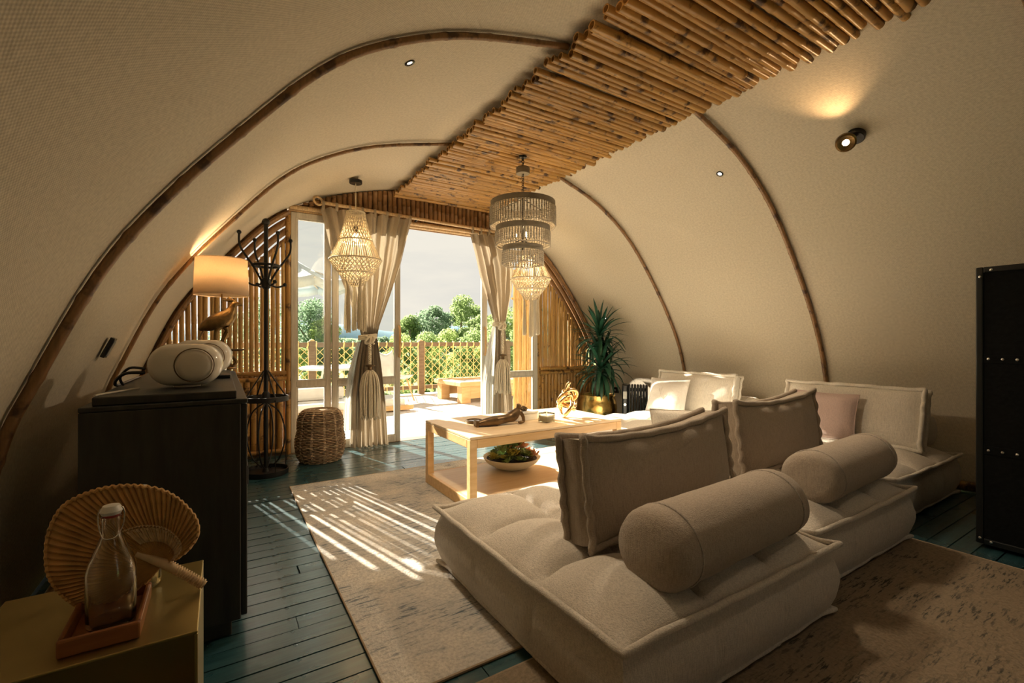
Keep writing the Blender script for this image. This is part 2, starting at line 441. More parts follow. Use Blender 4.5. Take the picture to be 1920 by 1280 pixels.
M['shade'] = m_fabric('cream_lampshade', (0.74, 0.62, 0.47), 500, 0.05, 0.15, 0.9, 0.5)
M['paper'] = m_plain('book_pages', (0.72, 0.66, 0.54), 0.8)
M['book_a'] = m_plain('grey_book_cover', (0.30, 0.29, 0.25), 0.5)
M['book_b'] = m_plain('dark_blue_book_cover', (0.03, 0.06, 0.08), 0.4)
M['book_c'] = m_plain('pink_book_cover', (0.55, 0.30, 0.27), 0.5)
M['wax'] = m_plain('cream_wax', (0.72, 0.64, 0.45), 0.5)
M['marble'] = m_plain('white_stone', (0.75, 0.73, 0.68), 0.3, 0, 0.05)
M['plate'] = m_plain('steel_plate', (0.35, 0.34, 0.31), 0.4, 0.8)

# ------------------------------------------------------------------ vaulted shell
PROF = [(-.67, 0), (-.635, .4), (-.56, .775), (-.49, .965), (-.335, 1.32), (-.175, 1.575), (.05, 1.86), (.34, 2.19), (.60, 2.385), (.99, 2.565),
        (1.57, 2.715), (2.10, 2.765), (2.78, 2.655), (3.25, 2.475), (3.71, 2.15), (4.16, 1.61), (4.47, 1.11), (4.605, .71), (4.665, .35), (4.68, 0)]
FACADE = 4.95; BACK = -1.7
prof_s = [(p.x, p.z) for p in smooth([(x, 0, z) for x, z in PROF], 6)]
def offset_prof(pts, d):
    out = []
    for i, p in enumerate(pts):
        a = pts[max(i - 1, 0)]; b = pts[min(i + 1, len(pts) - 1)]
        tx, tz = b[0] - a[0], b[1] - a[1]; L = math.hypot(tx, tz)
        out.append((p[0] - tz / L * d, p[1] + tx / L * d))
    return out
shell_p = offset_prof(prof_s, 0.022)
i_top = min(range(len(shell_p)), key=lambda i: abs(shell_p[i][0] - 2.10))
def z_shell(x, left=None):
    best = None
    for a, b in zip(prof_s[:-1], prof_s[1:]):
        lo, hi = min(a[0], b[0]), max(a[0], b[0])
        if lo <= x <= hi and hi > lo:
            t = (x - a[0]) / (b[0] - a[0]); best = a[1] + (b[1] - a[1]) * t
    return best if best is not None else 0.0

def build_shell(name, label, pts):
    thick = 0.05
    outer = offset_prof(pts, thick)
    ys = [BACK + (FACADE + 0.06 - BACK) * i / 14 for i in range(15)]
    arc = [0.0]
    for a, b in zip(pts[:-1], pts[1:]): arc.append(arc[-1] + math.hypot(b[0] - a[0], b[1] - a[1]))
    mb = MB(); uvs = []
    n = len(pts)
    for y in ys:
        for k, (x, z) in enumerate(pts): mb.v.append((x, y, z)); uvs.append((arc[k], y))
    o2 = len(mb.v)
    for y in ys:
        for k, (x, z) in enumerate(outer): mb.v.append((x, y, z)); uvs.append((arc[k], y))
    for j in range(len(ys) - 1):
        for k in range(n - 1):
            q = (j * n + k, j * n + k + 1, (j + 1) * n + k + 1, (j + 1) * n + k)
            mb.f.append(q); mb.f.append(tuple(o2 + i for i in reversed(q)))
    L = len(ys) - 1
    for k in range(n - 1):
        mb.f.append((k + 1, k, o2 + k, o2 + k + 1)); mb.f.append((L * n + k, L * n + k + 1, o2 + L * n + k + 1, o2 + L * n + k))
    me = mb.mesh(name, 50)
    ul = me.uv_layers.new(name='UVMap')
    for lp in me.loops: ul.data[lp.index].uv = uvs[lp.vertex_index]
    o = link(name, me, M['shell']); o['kind'] = 'structure'; o['label'] = label; return o
build_shell('wall_left', 'curved beige woven fabric wall behind the black cabinet', shell_p[:i_top + 1])
build_shell('wall_right', 'curved beige woven fabric wall behind the back sofa pieces', shell_p[i_top:])
# end wall behind the camera with a window opening added to light the near end
wb_mat = m_plain('beige_end_wall', (0.58, 0.51, 0.40), 0.9)
WB0, WB1, WBZ = 1.80, 2.42, 2.05
wb = struct('wall_back', 'plain beige end wall with an added glazed opening for fill light')
def wall_piece(xa, xb, z0, nm):
    def f(u, v):
        x = xa + (xb - xa) * u; zt = z_shell(x) + .03
        if x < prof_s[0][0] or x > prof_s[-1][0]: zt = z0
        return (x, BACK, z0 + (zt - z0) * v)
    MB().grid(f, 24, 1).build(nm, wb_mat, wb, 0, solid=.06)
wall_piece(-.665, WB0, 0, 'wall_panel'); wall_piece(WB1, 4.678, 0, 'wall_panel'); wall_piece(WB0, WB1, WBZ, 'lintel_panel')

# ------------------------------------------------------------------ floor of separate planks
fl_mb = MB().box(-.72, 4.74, BACK, FACADE + .03, -.12, -.022)
floor = struct('floor', 'dark teal painted plank floor', fl_mb, M['subfloor'], ang=0)
pm = {}
def plank_mesh(L):
    if L not in pm:
        pm[L] = MB().box(0, L, -.0425, .0425, -.022, 0).mesh('plank', 0)
        pm[L].materials.append(M['plank'])
    return pm[L]
y = BACK + 0.05; row = 0
while y < FACADE + 0.02:
    if y < 1.0: cuts = [-.68, 2.0, 4.66]
    else:
        c1 = [0.35, 1.2, 2.2, 0.7, 1.7][row % 5] + R.uniform(-.15, .15)
        cuts = [-.68, c1, c1 + 2.0, 4.66] if c1 + 2.0 < 4.3 else [-.68, c1, 4.66]
    for a, b in zip(cuts[:-1], cuts[1:]):
        L = round(b - a - .003, 2)
        o = link('plank', plank_mesh(L), None, floor); o.location = (a + .0015, y, R.uniform(-.0015, .001)); 
        m = None
    y += .0905; row += 1

# ------------------------------------------------------------------ bamboo culms
def culm(L, r, seed, sides=10, gap=0.24, hollow=True):
    rr = random.Random(seed); mb = MB(); prof = []
    z = 0.0; nodes = []
    z = rr.uniform(.05, gap)
    while z < L - .03: nodes.append(z); z += gap * rr.uniform(.8, 1.2)
    zs = [(0.0, 1.0)]
    for q in nodes: zs += [(q - .012, .985), (q - .003, 1.09), (q + .003, 1.0), (q + .006, 1.07), (q + .016, .985)]
    zs.append((L, 1.0))
    prof = [(r * k, zz) for zz, k in zs]
    if hollow: prof = [(r * .15, .03), (r * .72, .03), (r * .72, 0)] + prof + [(r * .72, L), (r * .72, L - .03), (r * .15, L - .03)]
    bx, by = rr.uniform(-1, 1) * .004, rr.uniform(-1, 1) * .004
    mb.lathe(prof, sides)
    mb.v = [(x + bx * math.sin(PI * zz / L), yy + by * math.sin(PI * zz / L), zz) for x, yy, zz in mb.v]
    return mb
def culm_mesh(name, L, r, seed, mat, **k):
    me = culm(L, r, seed, **k).mesh(name, 50); me.materials.append(mat); return me

# arch ribs (three bays in view): dark bamboo bent over the fabric
def rib(name, label, y, x0, x1, r):
    pts = [(x, z) for x, z in PROF if x0 <= x <= x1]
    if x0 > 2: pts = [(x0, z_shell(x0))] + pts
    else: pts = pts + [(x1, z_shell(x1))]
    path = smooth([(x, y, z) for x, z in pts], 4)
    dense = []; nodes = []; acc = 0; nxt = .16
    for a, b in zip(path[:-1], path[1:]):
        L = (b - a).length; k = max(1, int(L / .02))
        for i in range(k): dense.append(a.lerp(b, i / k))
    dense.append(path[-1])
    rad = []; prev = dense[0]
    for p in dense:
        acc += (p - prev).length; prev = p
        if acc > nxt: rad.append(r * 1.16); nxt = acc + .26 + .05 * nz(acc * 9, y)
        else: rad.append(r * (1 + .03 * nz(acc * 4, y)))
    mb = MB().tube(dense, rad, 10)
    return struct(name, label, mb, M['bamboo_rib'])
rib('trim_1', 'thick dark bamboo rib arching up the wall over the white speakers', 2.0, -.7, 1.62, .0165)
rib('trim_2', 'dark bamboo rib arching down the wall behind the corner sofa piece', 2.0, 2.74, 4.7, .018)
rib('trim_3', 'thin dark bamboo rib arching up the wall beside the lamp shade', 3.5, -.7, 1.62, .012)
rib('trim_4', 'thin dark bamboo rib arching down the wall behind the ivory cushions', 3.5, 2.74, 4.7, .016)
rib('trim_5', 'bamboo rib on the wall above the black trunk', .5, 2.74, 4.7, .019)
rib('trim_6', 'bamboo rib on the fabric wall opposite the black trunk', .5, -.7, 1.62, .019)
# bamboo skirting on the floor along the right wall
bs = culm(6.2, .035, 5); bs.v = [(4.61 + x, -1.5 + z, .036 + yy) for x, yy, z in bs.v]
struct('baseboard_right', 'round golden bamboo skirting lying along the right wall', bs, M['bamboo'])
bs = culm(6.2, .03, 6); bs.v = [(-.60 + x, -1.5 + z, .031 + yy) for x, yy, z in bs.v]
struct('baseboard_left', 'round bamboo skirting lying along the left wall', bs, M['bamboo'])

# ceiling panel of bamboo canes
cp = thing('bamboo_canopy', 'long ceiling panel of golden bamboo canes laid side by side', 'bamboo canopy', (2.177, 0, 2.675))
cv = [culm_mesh('cane', 1.20, .023, 100 + i, M['bamboo'], gap=.2) for i in range(7)]
y = -0.9; k = 0
while y < FACADE - .03:
    o = link('cane', cv[R.randrange(7)], None, cp)
    s_ = R.uniform(.80, 1.16); flip = R.random() < .5
    o.scale = (s_, s_, R.uniform(.965, 1.03))
    o.rotation_euler = (R.uniform(-.006, .006), PI / 2 if not flip else -PI / 2, R.uniform(-.012, .012))
    o.location = ((-.6 if not flip else .6) + R.uniform(-.016, .016), y, R.uniform(-.007, .009))
    y += .0475 * (0.35 + 0.65 * s_); k += 1
for xx in (-.38, .38):
    b = MB().bar((xx, -.95, .048), (xx, FACADE - .02, .048), .04, .025).build('batten', M['bamboo_rib'], cp)

# ------------------------------------------------------------------ front (glazed) wall: bamboo panels
wf = struct('wall_front', 'glazed end wall with bamboo panels and header')
head = [culm_mesh('header_cane', 1.0, .026, 200 + i, M['bamboo_head'], gap=.45) for i in range(4)]
x = .66
while x < 3.47:
    zt = z_shell(x) + .01
    if zt > 2.43:
        o = link('header_cane', R.choice(head), None, wf); o.location = (x, FACADE, 2.40)
        o.scale = (1, 1, max(.03, zt - 2.40)); o.rotation_euler = (0, 0, R.uniform(0, 6))
    x += .0525
# beam of pale bamboo above the doors
for yy, zz, rr in ((FACADE - .035, 2.392, .022), (FACADE + .005, 2.37, .02)):
    b = culm(2.96, rr, 31 + int(yy * 1000) % 7); b.v = [(.56 + z, yy + a, zz + c) for a, c, z in b.v]
    b.build('header_rail', M['bamboo_pale'], wf)
mbk = MB().box(.56, 3.50, FACADE + .03, FACADE + .05, 2.36, 2.80)
mbk.v = [(x, y, min(z, 2.36) if z < 2.5 else z) for x, y, z in mbk.v]
# a solid backing for the header follows the shell
bk = MB(); xs = [.56 + (3.50 - .56) * i / 30 for i in range(31)]
bk.grid(lambda u, v: (xs[round(u * 30)], FACADE + .045, 2.35 + (z_shell(xs[round(u * 30)]) + .02 - 2.35) * v), 30, 1)
bk.build('header_backing', M['bamboo_head'], wf, solid=.02)

def side_panel(x0, x1, left):
    zr = .79 if left else .73
    post_x = x1 + .018 if left else x0 - .018
    p = culm(z_shell(post_x) - .005, .026, 41 if left else 42, gap=.3); p.v = [(post_x + a, FACADE - .005 + b, z) for a, b, z in p.v]
    p.build('corner_post', M['bamboo'], wf)
    up = [culm_mesh('slat_cane', 1.0, .0195 if left else .0185, 300 + i + (0 if left else 20), M['bamboo_slat'], gap=.3) for i in range(4)]
    lo = [culm_mesh('panel_cane', 1.0, .027, 340 + i + (0 if left else 20), M['bamboo'], gap=.33) for i in range(4)]
    step = .0450 if left else .0425
    x = x0 + .01
    while x < x1 - .005:
        depth = .285 if (x > .03 if left else True) else .05
        zt = z_shell(x) - depth
        if zt > zr + .05:
            o = link('slat_cane', R.choice(up), None, wf); o.location = (x, FACADE + R.uniform(-.006, .006), zr - .06)
            o.scale = (R.uniform(.9, 1.08), R.uniform(.9, 1.08), zt - zr + .06); o.rotation_euler = (0, R.uniform(-.008, .008), R.uniform(0, 6))
        x += step * R.uniform(.93, 1.07)
    x = x0 + .01
    while x < x1 - .01:
        zt = min(zr - .05, z_shell(x) - .03)
        if zt > .1:
            o = link('panel_cane', R.choice(lo), None, wf); o.location = (x, FACADE, .05); o.scale = (1, 1, zt - .05); o.rotation_euler = (0, 0, R.uniform(0, 6))
        x += .0545
    for zz, rr in ((zr, .02), (zr - .055, .022), (.045, .022)):
        xa, xb = x0, x1
        b = culm(xb - xa, rr, 51 + int(zz * 100)); b.v = [(xa + z, FACADE - .03 + a, zz + c) for a, c, z in b.v]
        b.build('panel_rail', M['bamboo'], wf)
    # sloping louvre boards under the vault
    xa, xb = (.0, x1) if left else (x0, 4.5)
    pts = [p for p in prof_s if min(xa, xb) - .05 <= p[0] <= max(xa, xb) + .02]
    for d0, d1 in ((-.05, -.108), (-.122, -.180), (-.196, -.24)):
        A = offset_prof(pts, d0); B = offset_prof(pts, d1)
        if left: A = [(min(q[0], x1 + .005), q[1]) for q in A]; B = [(min(q[0], x1 + .005), q[1]) for q in B]
        else: A = [(max(q[0], x0 - .005), q[1]) for q in A]; B = [(max(q[0], x0 - .005), q[1]) for q in B]
        m = MB().grid(lambda u, v: (lambda q: (q[0], FACADE, q[1]))((A if v < .5 else B)[round(u * (len(pts) - 1))]), len(pts) - 1, 1)
        m.build('louvre_board', M['bamboo_head'], wf, solid=.02)
    # edge cane against the vault
    e = [p for p in prof_s if (p[0] <= x1 + .03 if left else p[0] >= x0 - .03)]
    A = offset_prof(e, .035); B = offset_prof(e, -.038)
    MB().grid(lambda u, v: (lambda q: (q[0], FACADE, q[1]))((A if v < .5 else B)[round(u * (len(e) - 1))]), len(e) - 1, 1).build('edge_board', M['bamboo_rib'], wf, solid=.03)
    e = offset_prof(e, -.02)
    MB().tube([(a, FACADE - .04, b) for a, b in e], .022, 8).build('edge_cane', M['bamboo_rib'], wf)
side_panel(-.62, .535, True)
side_panel(3.535, 4.66, False)
# solid masonry-free sill strip below
MB().box(-.68, .56, FACADE - .02, FACADE + .04, -.02, .03).build('sill_board', M['railwood'], wf)
MB().box(3.50, 4.68, FACADE - .02, FACADE + .04, -.02, .03).build('sill_board', M['railwood'], wf)
MB().box(.56, 3.50, FACADE - .05, FACADE + .10, -.03, .004).build('threshold_board', M['railwood'], wf, bev=.004)

# window frames and sliding doors
def frame(name, label, x0, x1, y, zt=2.352, w=.052, tz=(.645, .70), mull=None, hand=None, left_w=None):
    s_ = struct(name, label); d = .045
    def pc(nm, *b): MB().box(*b).build(nm, M['frame'], s_, ang=0, bev=.006)
    pc('stile', x0, x0 + (left_w or w), y - d / 2, y + d / 2, .004, zt); pc('stile', x1 - w, x1, y - d / 2, y + d / 2, .004, zt)
    a, b = x0 + (left_w or w), x1 - w
    pc('top_rail', a, b, y - d / 2, y + d / 2, zt - .055, zt); pc('bottom_rail', a, b, y - d / 2, y + d / 2, .004, .075)
    pc('transom', a, b, y - d / 2, y + d / 2, tz[0], tz[1])
    for z0, z1 in ((.075, tz[0]), (tz[1], zt - .055)):
        g = MB().box(a, b, y - .003, y + .003, z0, z1).build('pane', M['glass'], s_, ang=0)
        # thin inner bead around each pane
        for q in ((a, a + .014, z0, z1), (b - .014, b, z0, z1), (a + .014, b - .014, z0, z0 + .014), (a + .014, b - .014, z1 - .014, z1)):
            MB().box(q[0], q[1], y - .016, y + .016, q[2], q[3]).build('glazing_bead', M['frame'], s_, ang=0)
    if hand is not None:
        h = MB().tube([(hand, y - .03, .92), (hand, y - .05, .96), (hand, y - .05, 1.22), (hand, y - .03, 1.26)], .013, 8).build('door_handle', M['outwood'], s_)
        h['label'] = 'long wooden pull handle'
    return s_
frame('window_1', 'narrow white framed window between bamboo post and sliding door', .575, .945, FACADE + .0, w=.05)
frame('door_1', 'white framed glass sliding door behind the big tied curtain', .95, 1.655, FACADE - .03, w=.05, hand=1.64)
frame('door_2', 'white framed glass sliding door beside the right bamboo panel', 2.665, 3.485, FACADE - .03, w=.06, hand=2.70)
for xa, xb, zz in ((-.62, .53, .79), (3.53, 4.66, .73)):
    MB().box(xa, xb, FACADE + .028, FACADE + .04, .03, zz).build('panel_backing', M['bamboo_head'], wf, ang=0)
frame('added_window', 'narrow white framed glazing added in the end wall for fill light', WB0, WB1, BACK, zt=WBZ, w=.05)  # unseen window, added to let fill daylight in behind the camera

# ------------------------------------------------------------------ rugs
def rug(name, label, x0, x1, y0, y1, mat):
    t = thing(name, label, 'rug', (x0, y0, 0.0))
    W, D = x1 - x0, y1 - y0
    def f(u, v):
        x, y = u * W, v * D
        return (x + .004 * nz(y * 3, 1) * (1 if u in (0, 1) else 0), y, .011 + .0015 * nz(x * 9, y * 9))
    m = MB().grid(f, 60, 60); n = 61
    base = len(m.v); rim = [i for i in range(n)] + [j * n + n - 1 for j in range(1, n)] + [n * n - 1 - i for i in range(1, n)] + [j * n for j in range(n - 2, 0, -1)]
    for i in rim: m.v.append((m.v[i][0], m.v[i][1], 0.0005))
    k = len(rim)
    for i in range(k): m.f.append((rim[(i + 1) % k], rim[i], base + i, base + (i + 1) % k))
    m.build('pile', mat, t, 60)
    m = MB().tube([(0, 0, .007), (W, 0, .007), (W, D, .007), (0, D, .007)], .0065, 6, closed=True).build('binding', M['rugedge'], t)
    return t
rug('area_rug', 'pale beige and grey patterned rug under the coffee table', .435, 3.22, 1.375, 3.79, M['rug'])
rug('area_rug', 'tan rug with dark flecks in front of the black trunk', .30, 3.22, -1.1, 1.30, M['rug2'])

# ------------------------------------------------------------------ sofa modules
def squircle(u, v, k):
    return u * math.sqrt(max(0, 1 - k * v * v / 2)), v * math.sqrt(max(0, 1 - k * u * u / 2))
def sofa_module(label, x0, x1, y0, y1, seed, z=.31, cells=(3, 3), mat='linen'):
    W, D = x1 - x0, y1 - y0
    t = thing('sofa_module', label, 'sofa', ((x0 + x1) / 2, (y0 + y1) / 2, .012), group='floor sofa modules')
    kq = .05; N = 54; zf = z - .045
    def top(u, v):
        a, b = u * 2 - 1, v * 2 - 1
        x, y = squircle(a, b, kq)
        cu = abs(math.sin(PI * cells[0] * u)); cvv = abs(math.sin(PI * cells[1] * v))
        edge = (1 - abs(a) ** 8) * (1 - abs(b) ** 8)
        puff = .004 + .074 * (cu ** .36) * (cvv ** .36)
        h = zf + (puff * edge ** .6) + .006 * nz(x * 5 + seed, y * 5) * edge + .004 * nz(x * 18 + seed, y * 7) * edge
        sag = -.012 * (nz(x * 2 + seed * 3, y * 2))
        return (x * W / 2, y * D / 2, h + sag * edge)
    m = MB().grid(top, N, N); n = N + 1
    rim = [i for i in range(n)] + [j * n + n - 1 for j in range(1, n)] + [n * n - 1 - i for i in range(1, n)] + [j * n for j in range(n - 2, 0, -1)]
    k = len(rim); rows = 9
    prev = rim
    per = [Vector(m.v[i]) for i in rim]
    for r_ in range(1, rows + 1):
        s_ = r_ / rows; ids = []
        for i, p in enumerate(per):
            d = Vector((p.x, p.y, 0)).normalized()
            bul = .034 * math.sin(PI * s_) + .005 * nz(p.x * 6 + seed, p.y * 6, s_ * 5)
            ex = max(abs(p.x) / (W / 2), abs(p.y) / (D / 2))
            nx = 1 if abs(p.x) > W / 2 * .985 else 0; ny = 1 if abs(p.y) > D / 2 * .985 else 0
            off = Vector((math.copysign(nx, p.x), math.copysign(ny, p.y), 0)) * (bul - .012)
            # vertical seams pull the sides in
            along = p.y if nx else p.x
            L = D if nx else W
            seam = math.exp(-((((along / L + .5) * 3) % 1 - .5) / .5) ** 2 * 0) 
            fr = ((along / L + .5) * 3); dist = abs(fr - round(fr)) * L / 3
            if 0 < round(fr) < 3: off *= 1 - .55 * math.exp(-(dist / .012) ** 2)
            zz = p.z + (.006 - p.z) * s_
            m.v.append((p.x + off.x, p.y + off.y, zz)); ids.append(len(m.v) - 1)
        for i in range(k): m.f.append((prev[(i + 1) % k], prev[i], ids[i], ids[(i + 1) % k]))
        prev = ids
    m.f.append(tuple(prev))
    m.build('seat_body', M[mat], t, 70)
    for nm, zz, rr in (('top_piping', zf + .004, .0125), ('bottom_piping', .016, .011)):
        pth = []
        for i, p in enumerate(per):
            ex = .012 if nm == 'top_piping' else -.012
            c = max(0, min(abs(p.x) / (W / 2), abs(p.y) / (D / 2)) - .85) / .15
            d = Vector((p.x / (W / 2), p.y / (D / 2), 0)); d.normalize()
            q = p + d * (ex + (.022 if nm == 'top_piping' else .03) * c * c); wob = .007 * nz(p.x * 7 + seed, p.y * 7, zz)
            pth.append((q.x, q.y, zz + wob + .012 * c * c * (1 if nm == 'top_piping' else 0)))
        MB().tube(pth, rr, 7, closed=True).build(nm, M[mat], t, 80)
    return t
sofa_module('low tufted beige sofa block holding the big front bolster', .895, 2.07, .87, 2.09, 1)
sofa_module('low tufted beige sofa block carrying the smaller taupe bolster', 2.12, 3.20, .97, 2.10, 2)
sofa_module('low beige sofa block in the corner by the black trunk', 3.34, 4.44, 1.08, 2.22, 3)
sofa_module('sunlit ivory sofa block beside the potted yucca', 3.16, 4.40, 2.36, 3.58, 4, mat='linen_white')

def bolster(label, c, L, r, rz, mat, seed):
    t = thing('bolster_cushion', label, 'bolster', c, rz, 'round bolsters')
    prof = [(.0, -L / 2 - .018), (r * .55, -L / 2 - .016), (r * .86, -L / 2 - .004), (r * .985, -L / 2 + .03)]
    nn = 16
    for i in range(nn + 1): prof.append((r * (1 + .012 * nz(i * .8, seed)), -L / 2 + .05 + (L - .1) * i / nn))
    prof += [(r * .985, L / 2 - .03), (r * .86, L / 2 + .004), (r * .55, L / 2 + .016), (0, L / 2 + .018)]
    Mx = Matrix.Rotation(PI / 2, 4, 'Y')
    m = MB().lathe(prof, 36, M=Mx, cap0=False, cap1=False)
    out = []
    for x, y, z in m.v:
        out.append((x, y * 1.03, z * (.94 if z < 0 else 1.0) + .003 * nz(x * 9 + seed, y * 9, z * 9)))
    m.v = out
    m.build('bolster_body', M[mat], t, 80)
    for sx in (-1, 1):
        x = sx * (L / 2 - .085)
        pth = [(x, 1.034 * r * 1.004 * math.cos(a), r * 1.006 * math.sin(a) * (.94 if math.sin(a) < 0 else 1)) for a in [2 * PI * i / 40 for i in range(40)]]
        MB().tube(pth, .003, 5, closed=True).build('seam', M['linen_grey'], t)
    return t
bolster('large taupe bolster lying on the front sofa block', (1.555, 1.02, .432), .84, .133, math.radians(3), 'linen_dark', 1)
bolster('taupe bolster lying on the middle sofa block', (2.79, 1.135, .434), .84, .128, math.radians(3), 'linen_dark', 2)
bolster('bolster behind the long cushion with the pink pillow', (4.37, 1.64, .44), .86, .12, PI / 2, 'linen', 3)
bolster('ivory bolster behind the sunlit cushion next to the radiator', (4.36, 2.88, .43), .80, .12, PI / 2, 'linen_white', 4)

def box_cushion(label, loc, w, h, t_, rz, tilt, mat, seed, group='ruffled back cushions', curl=0.0):
    t = thing('back_cushion', label, 'cushion', loc, group=group, rot=(tilt, 0, rz))
    N = 26
    def rim_pt(a, b):
        x, z = squircle(a, b, .10); e = 1 + .025 * (abs(a) * abs(b)) ** 3
        return x * w / 2 * e, h / 2 + z * h / 2 * e
    def face(sgn):
        def f(u, v):
            a, b = u * 2 - 1, v * 2 - 1
            x, z = rim_pt(a, b)
            bul = ((1 - a ** 4) * (1 - b ** 4)) ** .6
            y = sgn * (t_ / 2 + .05 * bul + .008 * nz(x * 6 + seed, z * 8, sgn) * bul)
            z += curl * (a ** 2) * (1 if b > 0 else 0) * b
            return (x, y, z) if sgn > 0 else (x, y, z)
        return f
    m = MB(); m.grid(face(-1), N, N); o2 = len(m.v); m.grid(face(1), N, N)
    nf = N * N
    for i in range(nf, 2 * nf): m.f[i] = tuple(reversed(m.f[i]))
    n = N + 1
    rim = [i for i in range(n)] + [j * n + n - 1 for j in range(1, n)] + [n * n - 1 - i for i in range(1, n)] + [j * n for j in range(n - 2, 0, -1)]
    k = len(rim); ids_prev = rim
    fr = [Vector(m.v[i]) for i in rim]; bk_ = [Vector(m.v[o2 + i]) for i in rim]
    for s_ in (.33, .66):
        ids = []
        for p, q in zip(fr, bk_):
            c = p.lerp(q, s_); d = Vector((c.x, 0, c.z - h / 2)).normalized(); c += d * .012
            m.v.append(tuple(c)); ids.append(len(m.v) - 1)
        for i in range(k): m.f.append((ids_prev[i], ids[i], ids[(i + 1) % k], ids_prev[(i + 1) % k])[::-1])
        ids_prev = ids
    for i in range(k): m.f.append((ids_prev[i], o2 + rim[i], o2 + rim[(i + 1) % k], ids_prev[(i + 1) % k])[::-1])
    m.build('cushion_body', M[mat], t, 80)
    for sgn, pts in ((-1, fr), (1, bk_)):
        pth = []
        for i, p in enumerate(pts):
            d = Vector((p.x, 0, (p.z - h / 2) * w / h)).normalized()
            c = (min(abs(p.x) / (w / 2), abs(p.z - h / 2) / (h / 2)))
            q = p + d * (.009 + .010 * max(0, c - .8) / .2)
            s_ = i / k * 2 * PI
            wob = .005 * math.sin(i * 1.15 + seed) + .013 * nz(i * .31, seed, sgn)
            pth.append((q.x, q.y + sgn * .008 + wob, q.z + .006 * nz(i * .4, seed + 5, sgn)))
        MB().tube(smooth(pth + [pth[0]], 2)[:-1], .0145, 7, closed=True).build('ruffled_edge', M[mat], t, 80)
    return t
box_cushion('taupe cushion with double ruffled edges behind the large bolster', (1.655, 1.375, .347), 1.06, .345, .11, math.radians(7), math.radians(-7), 'linen_dark', 1, curl=.035)
box_cushion('taupe cushion with double ruffled edges on the middle sofa block', (2.93, 1.555, .347), 1.02, .36, .11, math.radians(4), math.radians(-7), 'linen_dark', 2, curl=.035)
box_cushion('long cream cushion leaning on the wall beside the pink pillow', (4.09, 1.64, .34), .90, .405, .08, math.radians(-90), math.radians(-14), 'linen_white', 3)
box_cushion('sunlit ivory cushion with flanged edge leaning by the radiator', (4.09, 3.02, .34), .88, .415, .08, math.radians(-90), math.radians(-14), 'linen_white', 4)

def pillow(label, loc, w, h, t_, rz, tilt, mat, seed, emb=False, cat='pillow', group=None):
    t = thing('throw_pillow', label, cat, loc, group=group, rot=(tilt, 0, rz))
    N = 22
    def f(sgn):
        def g(u, v):
            a, b = u * 2 - 1, v * 2 - 1
            x = a * w / 2 * (1 - .06 * (1 - b * b)); z = h / 2 + b * h / 2 * (1 - .06 * (1 - a * a))
            th = max(0, (1 - abs(a) ** 3.2) * (1 - abs(b) ** 3.2)) ** .62
            y = sgn * (t_ / 2 * th + .004) + .008 * nz(x * 8 + seed, z * 8, sgn) * th
            return (x, y, z)
        return g
    m = MB(); m.grid(f(-1), N, N); o2 = len(m.v); nf = N * N; m.grid(f(1), N, N)
    for i in range(nf, 2 * nf): m.f[i] = tuple(reversed(m.f[i]))
    n = N + 1
    rim = [i for i in range(n)] + [j * n + n - 1 for j in range(1, n)] + [n * n - 1 - i for i in range(1, n)] + [j * n for j in range(n - 2, 0, -1)]
    k = len(rim)
    for i in range(k): m.f.append((rim[(i + 1) % k], rim[i], o2 + rim[i], o2 + rim[(i + 1) % k])[::-1])
    m.build('pillow_body', M[mat], t, 80)
    MB().tube([m.v[i] for i in rim], .0045, 5, closed=True).build('edge_seam', M[mat], t)
    if emb:
        e = MB(); rr = random.Random(3)
        for q in range(7):
            cx, cz = rr.uniform(-.05, .05), h * .56 + rr.uniform(-.05, .05)
            pth = [(cx + .018 * math.cos(a + q), -t_ / 2 - .004 - .0, cz + .026 * math.sin(a * 1.5 + q)) for a in [i * .5 for i in range(11)]]
            e.tube(pth, .0032, 5)
        e.build('embroidery', M['white_cotton'], t)
    return t
pillow('thin stone grey pillow standing behind the front ruffled cushion', (1.50, 1.535, .34), .62, .30, .07, math.radians(5), math.radians(-6), 'linen_grey', 1)
pillow('square white pillow with embroidered emblem on the ivory block', (3.87, 3.19, .345), .45, .37, .12, math.radians(-84), math.radians(-18), 'white_cotton', 2, emb=True)
pillow('dusty pink velvet pillow in front of the long cream cushion', (3.93, 1.74, .345), .44, .36, .10, math.radians(-90), math.radians(-14), 'pink', 3)
pillow('ribbed cream pillow between the two ruffled cushions', (2.50, 1.84, .335), .50, .33, .12, math.radians(-38), math.radians(-12), 'linen_white', 4)

# ------------------------------------------------------------------ coffee table
TX0, TX1, TY0, TY1, TZ = 1.33, 2.655, 2.60, 3.355, .487
def box_part(nm, mat, t, *b, bev=.004): return MB().box(*b).build(nm, mat, t, ang=0, bev=bev)
t = thing('coffee_table', 'rectangular light oak coffee table with low shelf on the rug', 'table', (TX0, TY0, .012))
W, D, H_ = TX1 - TX0, TY1 - TY0, TZ - .012; lw = .05
box_part('tabletop', M['oak_top'], t, 0, W, 0, D, H_ - .018, H_)
box_part('apron', M['oak'], t, lw, W - lw, 0, .035, H_ - .075, H_ - .0185)
box_part('apron', M['oak'], t, lw, W - lw, D - .035, D, H_ - .075, H_ - .0185)
box_part('apron', M['oak'], t, 0, .035, lw, D - lw, H_ - .075, H_ - .0185)
box_part('apron', M['oak'], t, W - .035, W, lw, D - lw, H_ - .075, H_ - .0185)
for lx in (0, W - lw):
    for ly in (0, D - lw): box_part('leg', M['oak'], t, lx, lx + lw, ly, ly + lw, .0, H_ - .0185)
box_part('shelf', M['oak_top'], t, lw * .4, W - lw * .4, lw * .4, D - lw * .4, .058, .075)
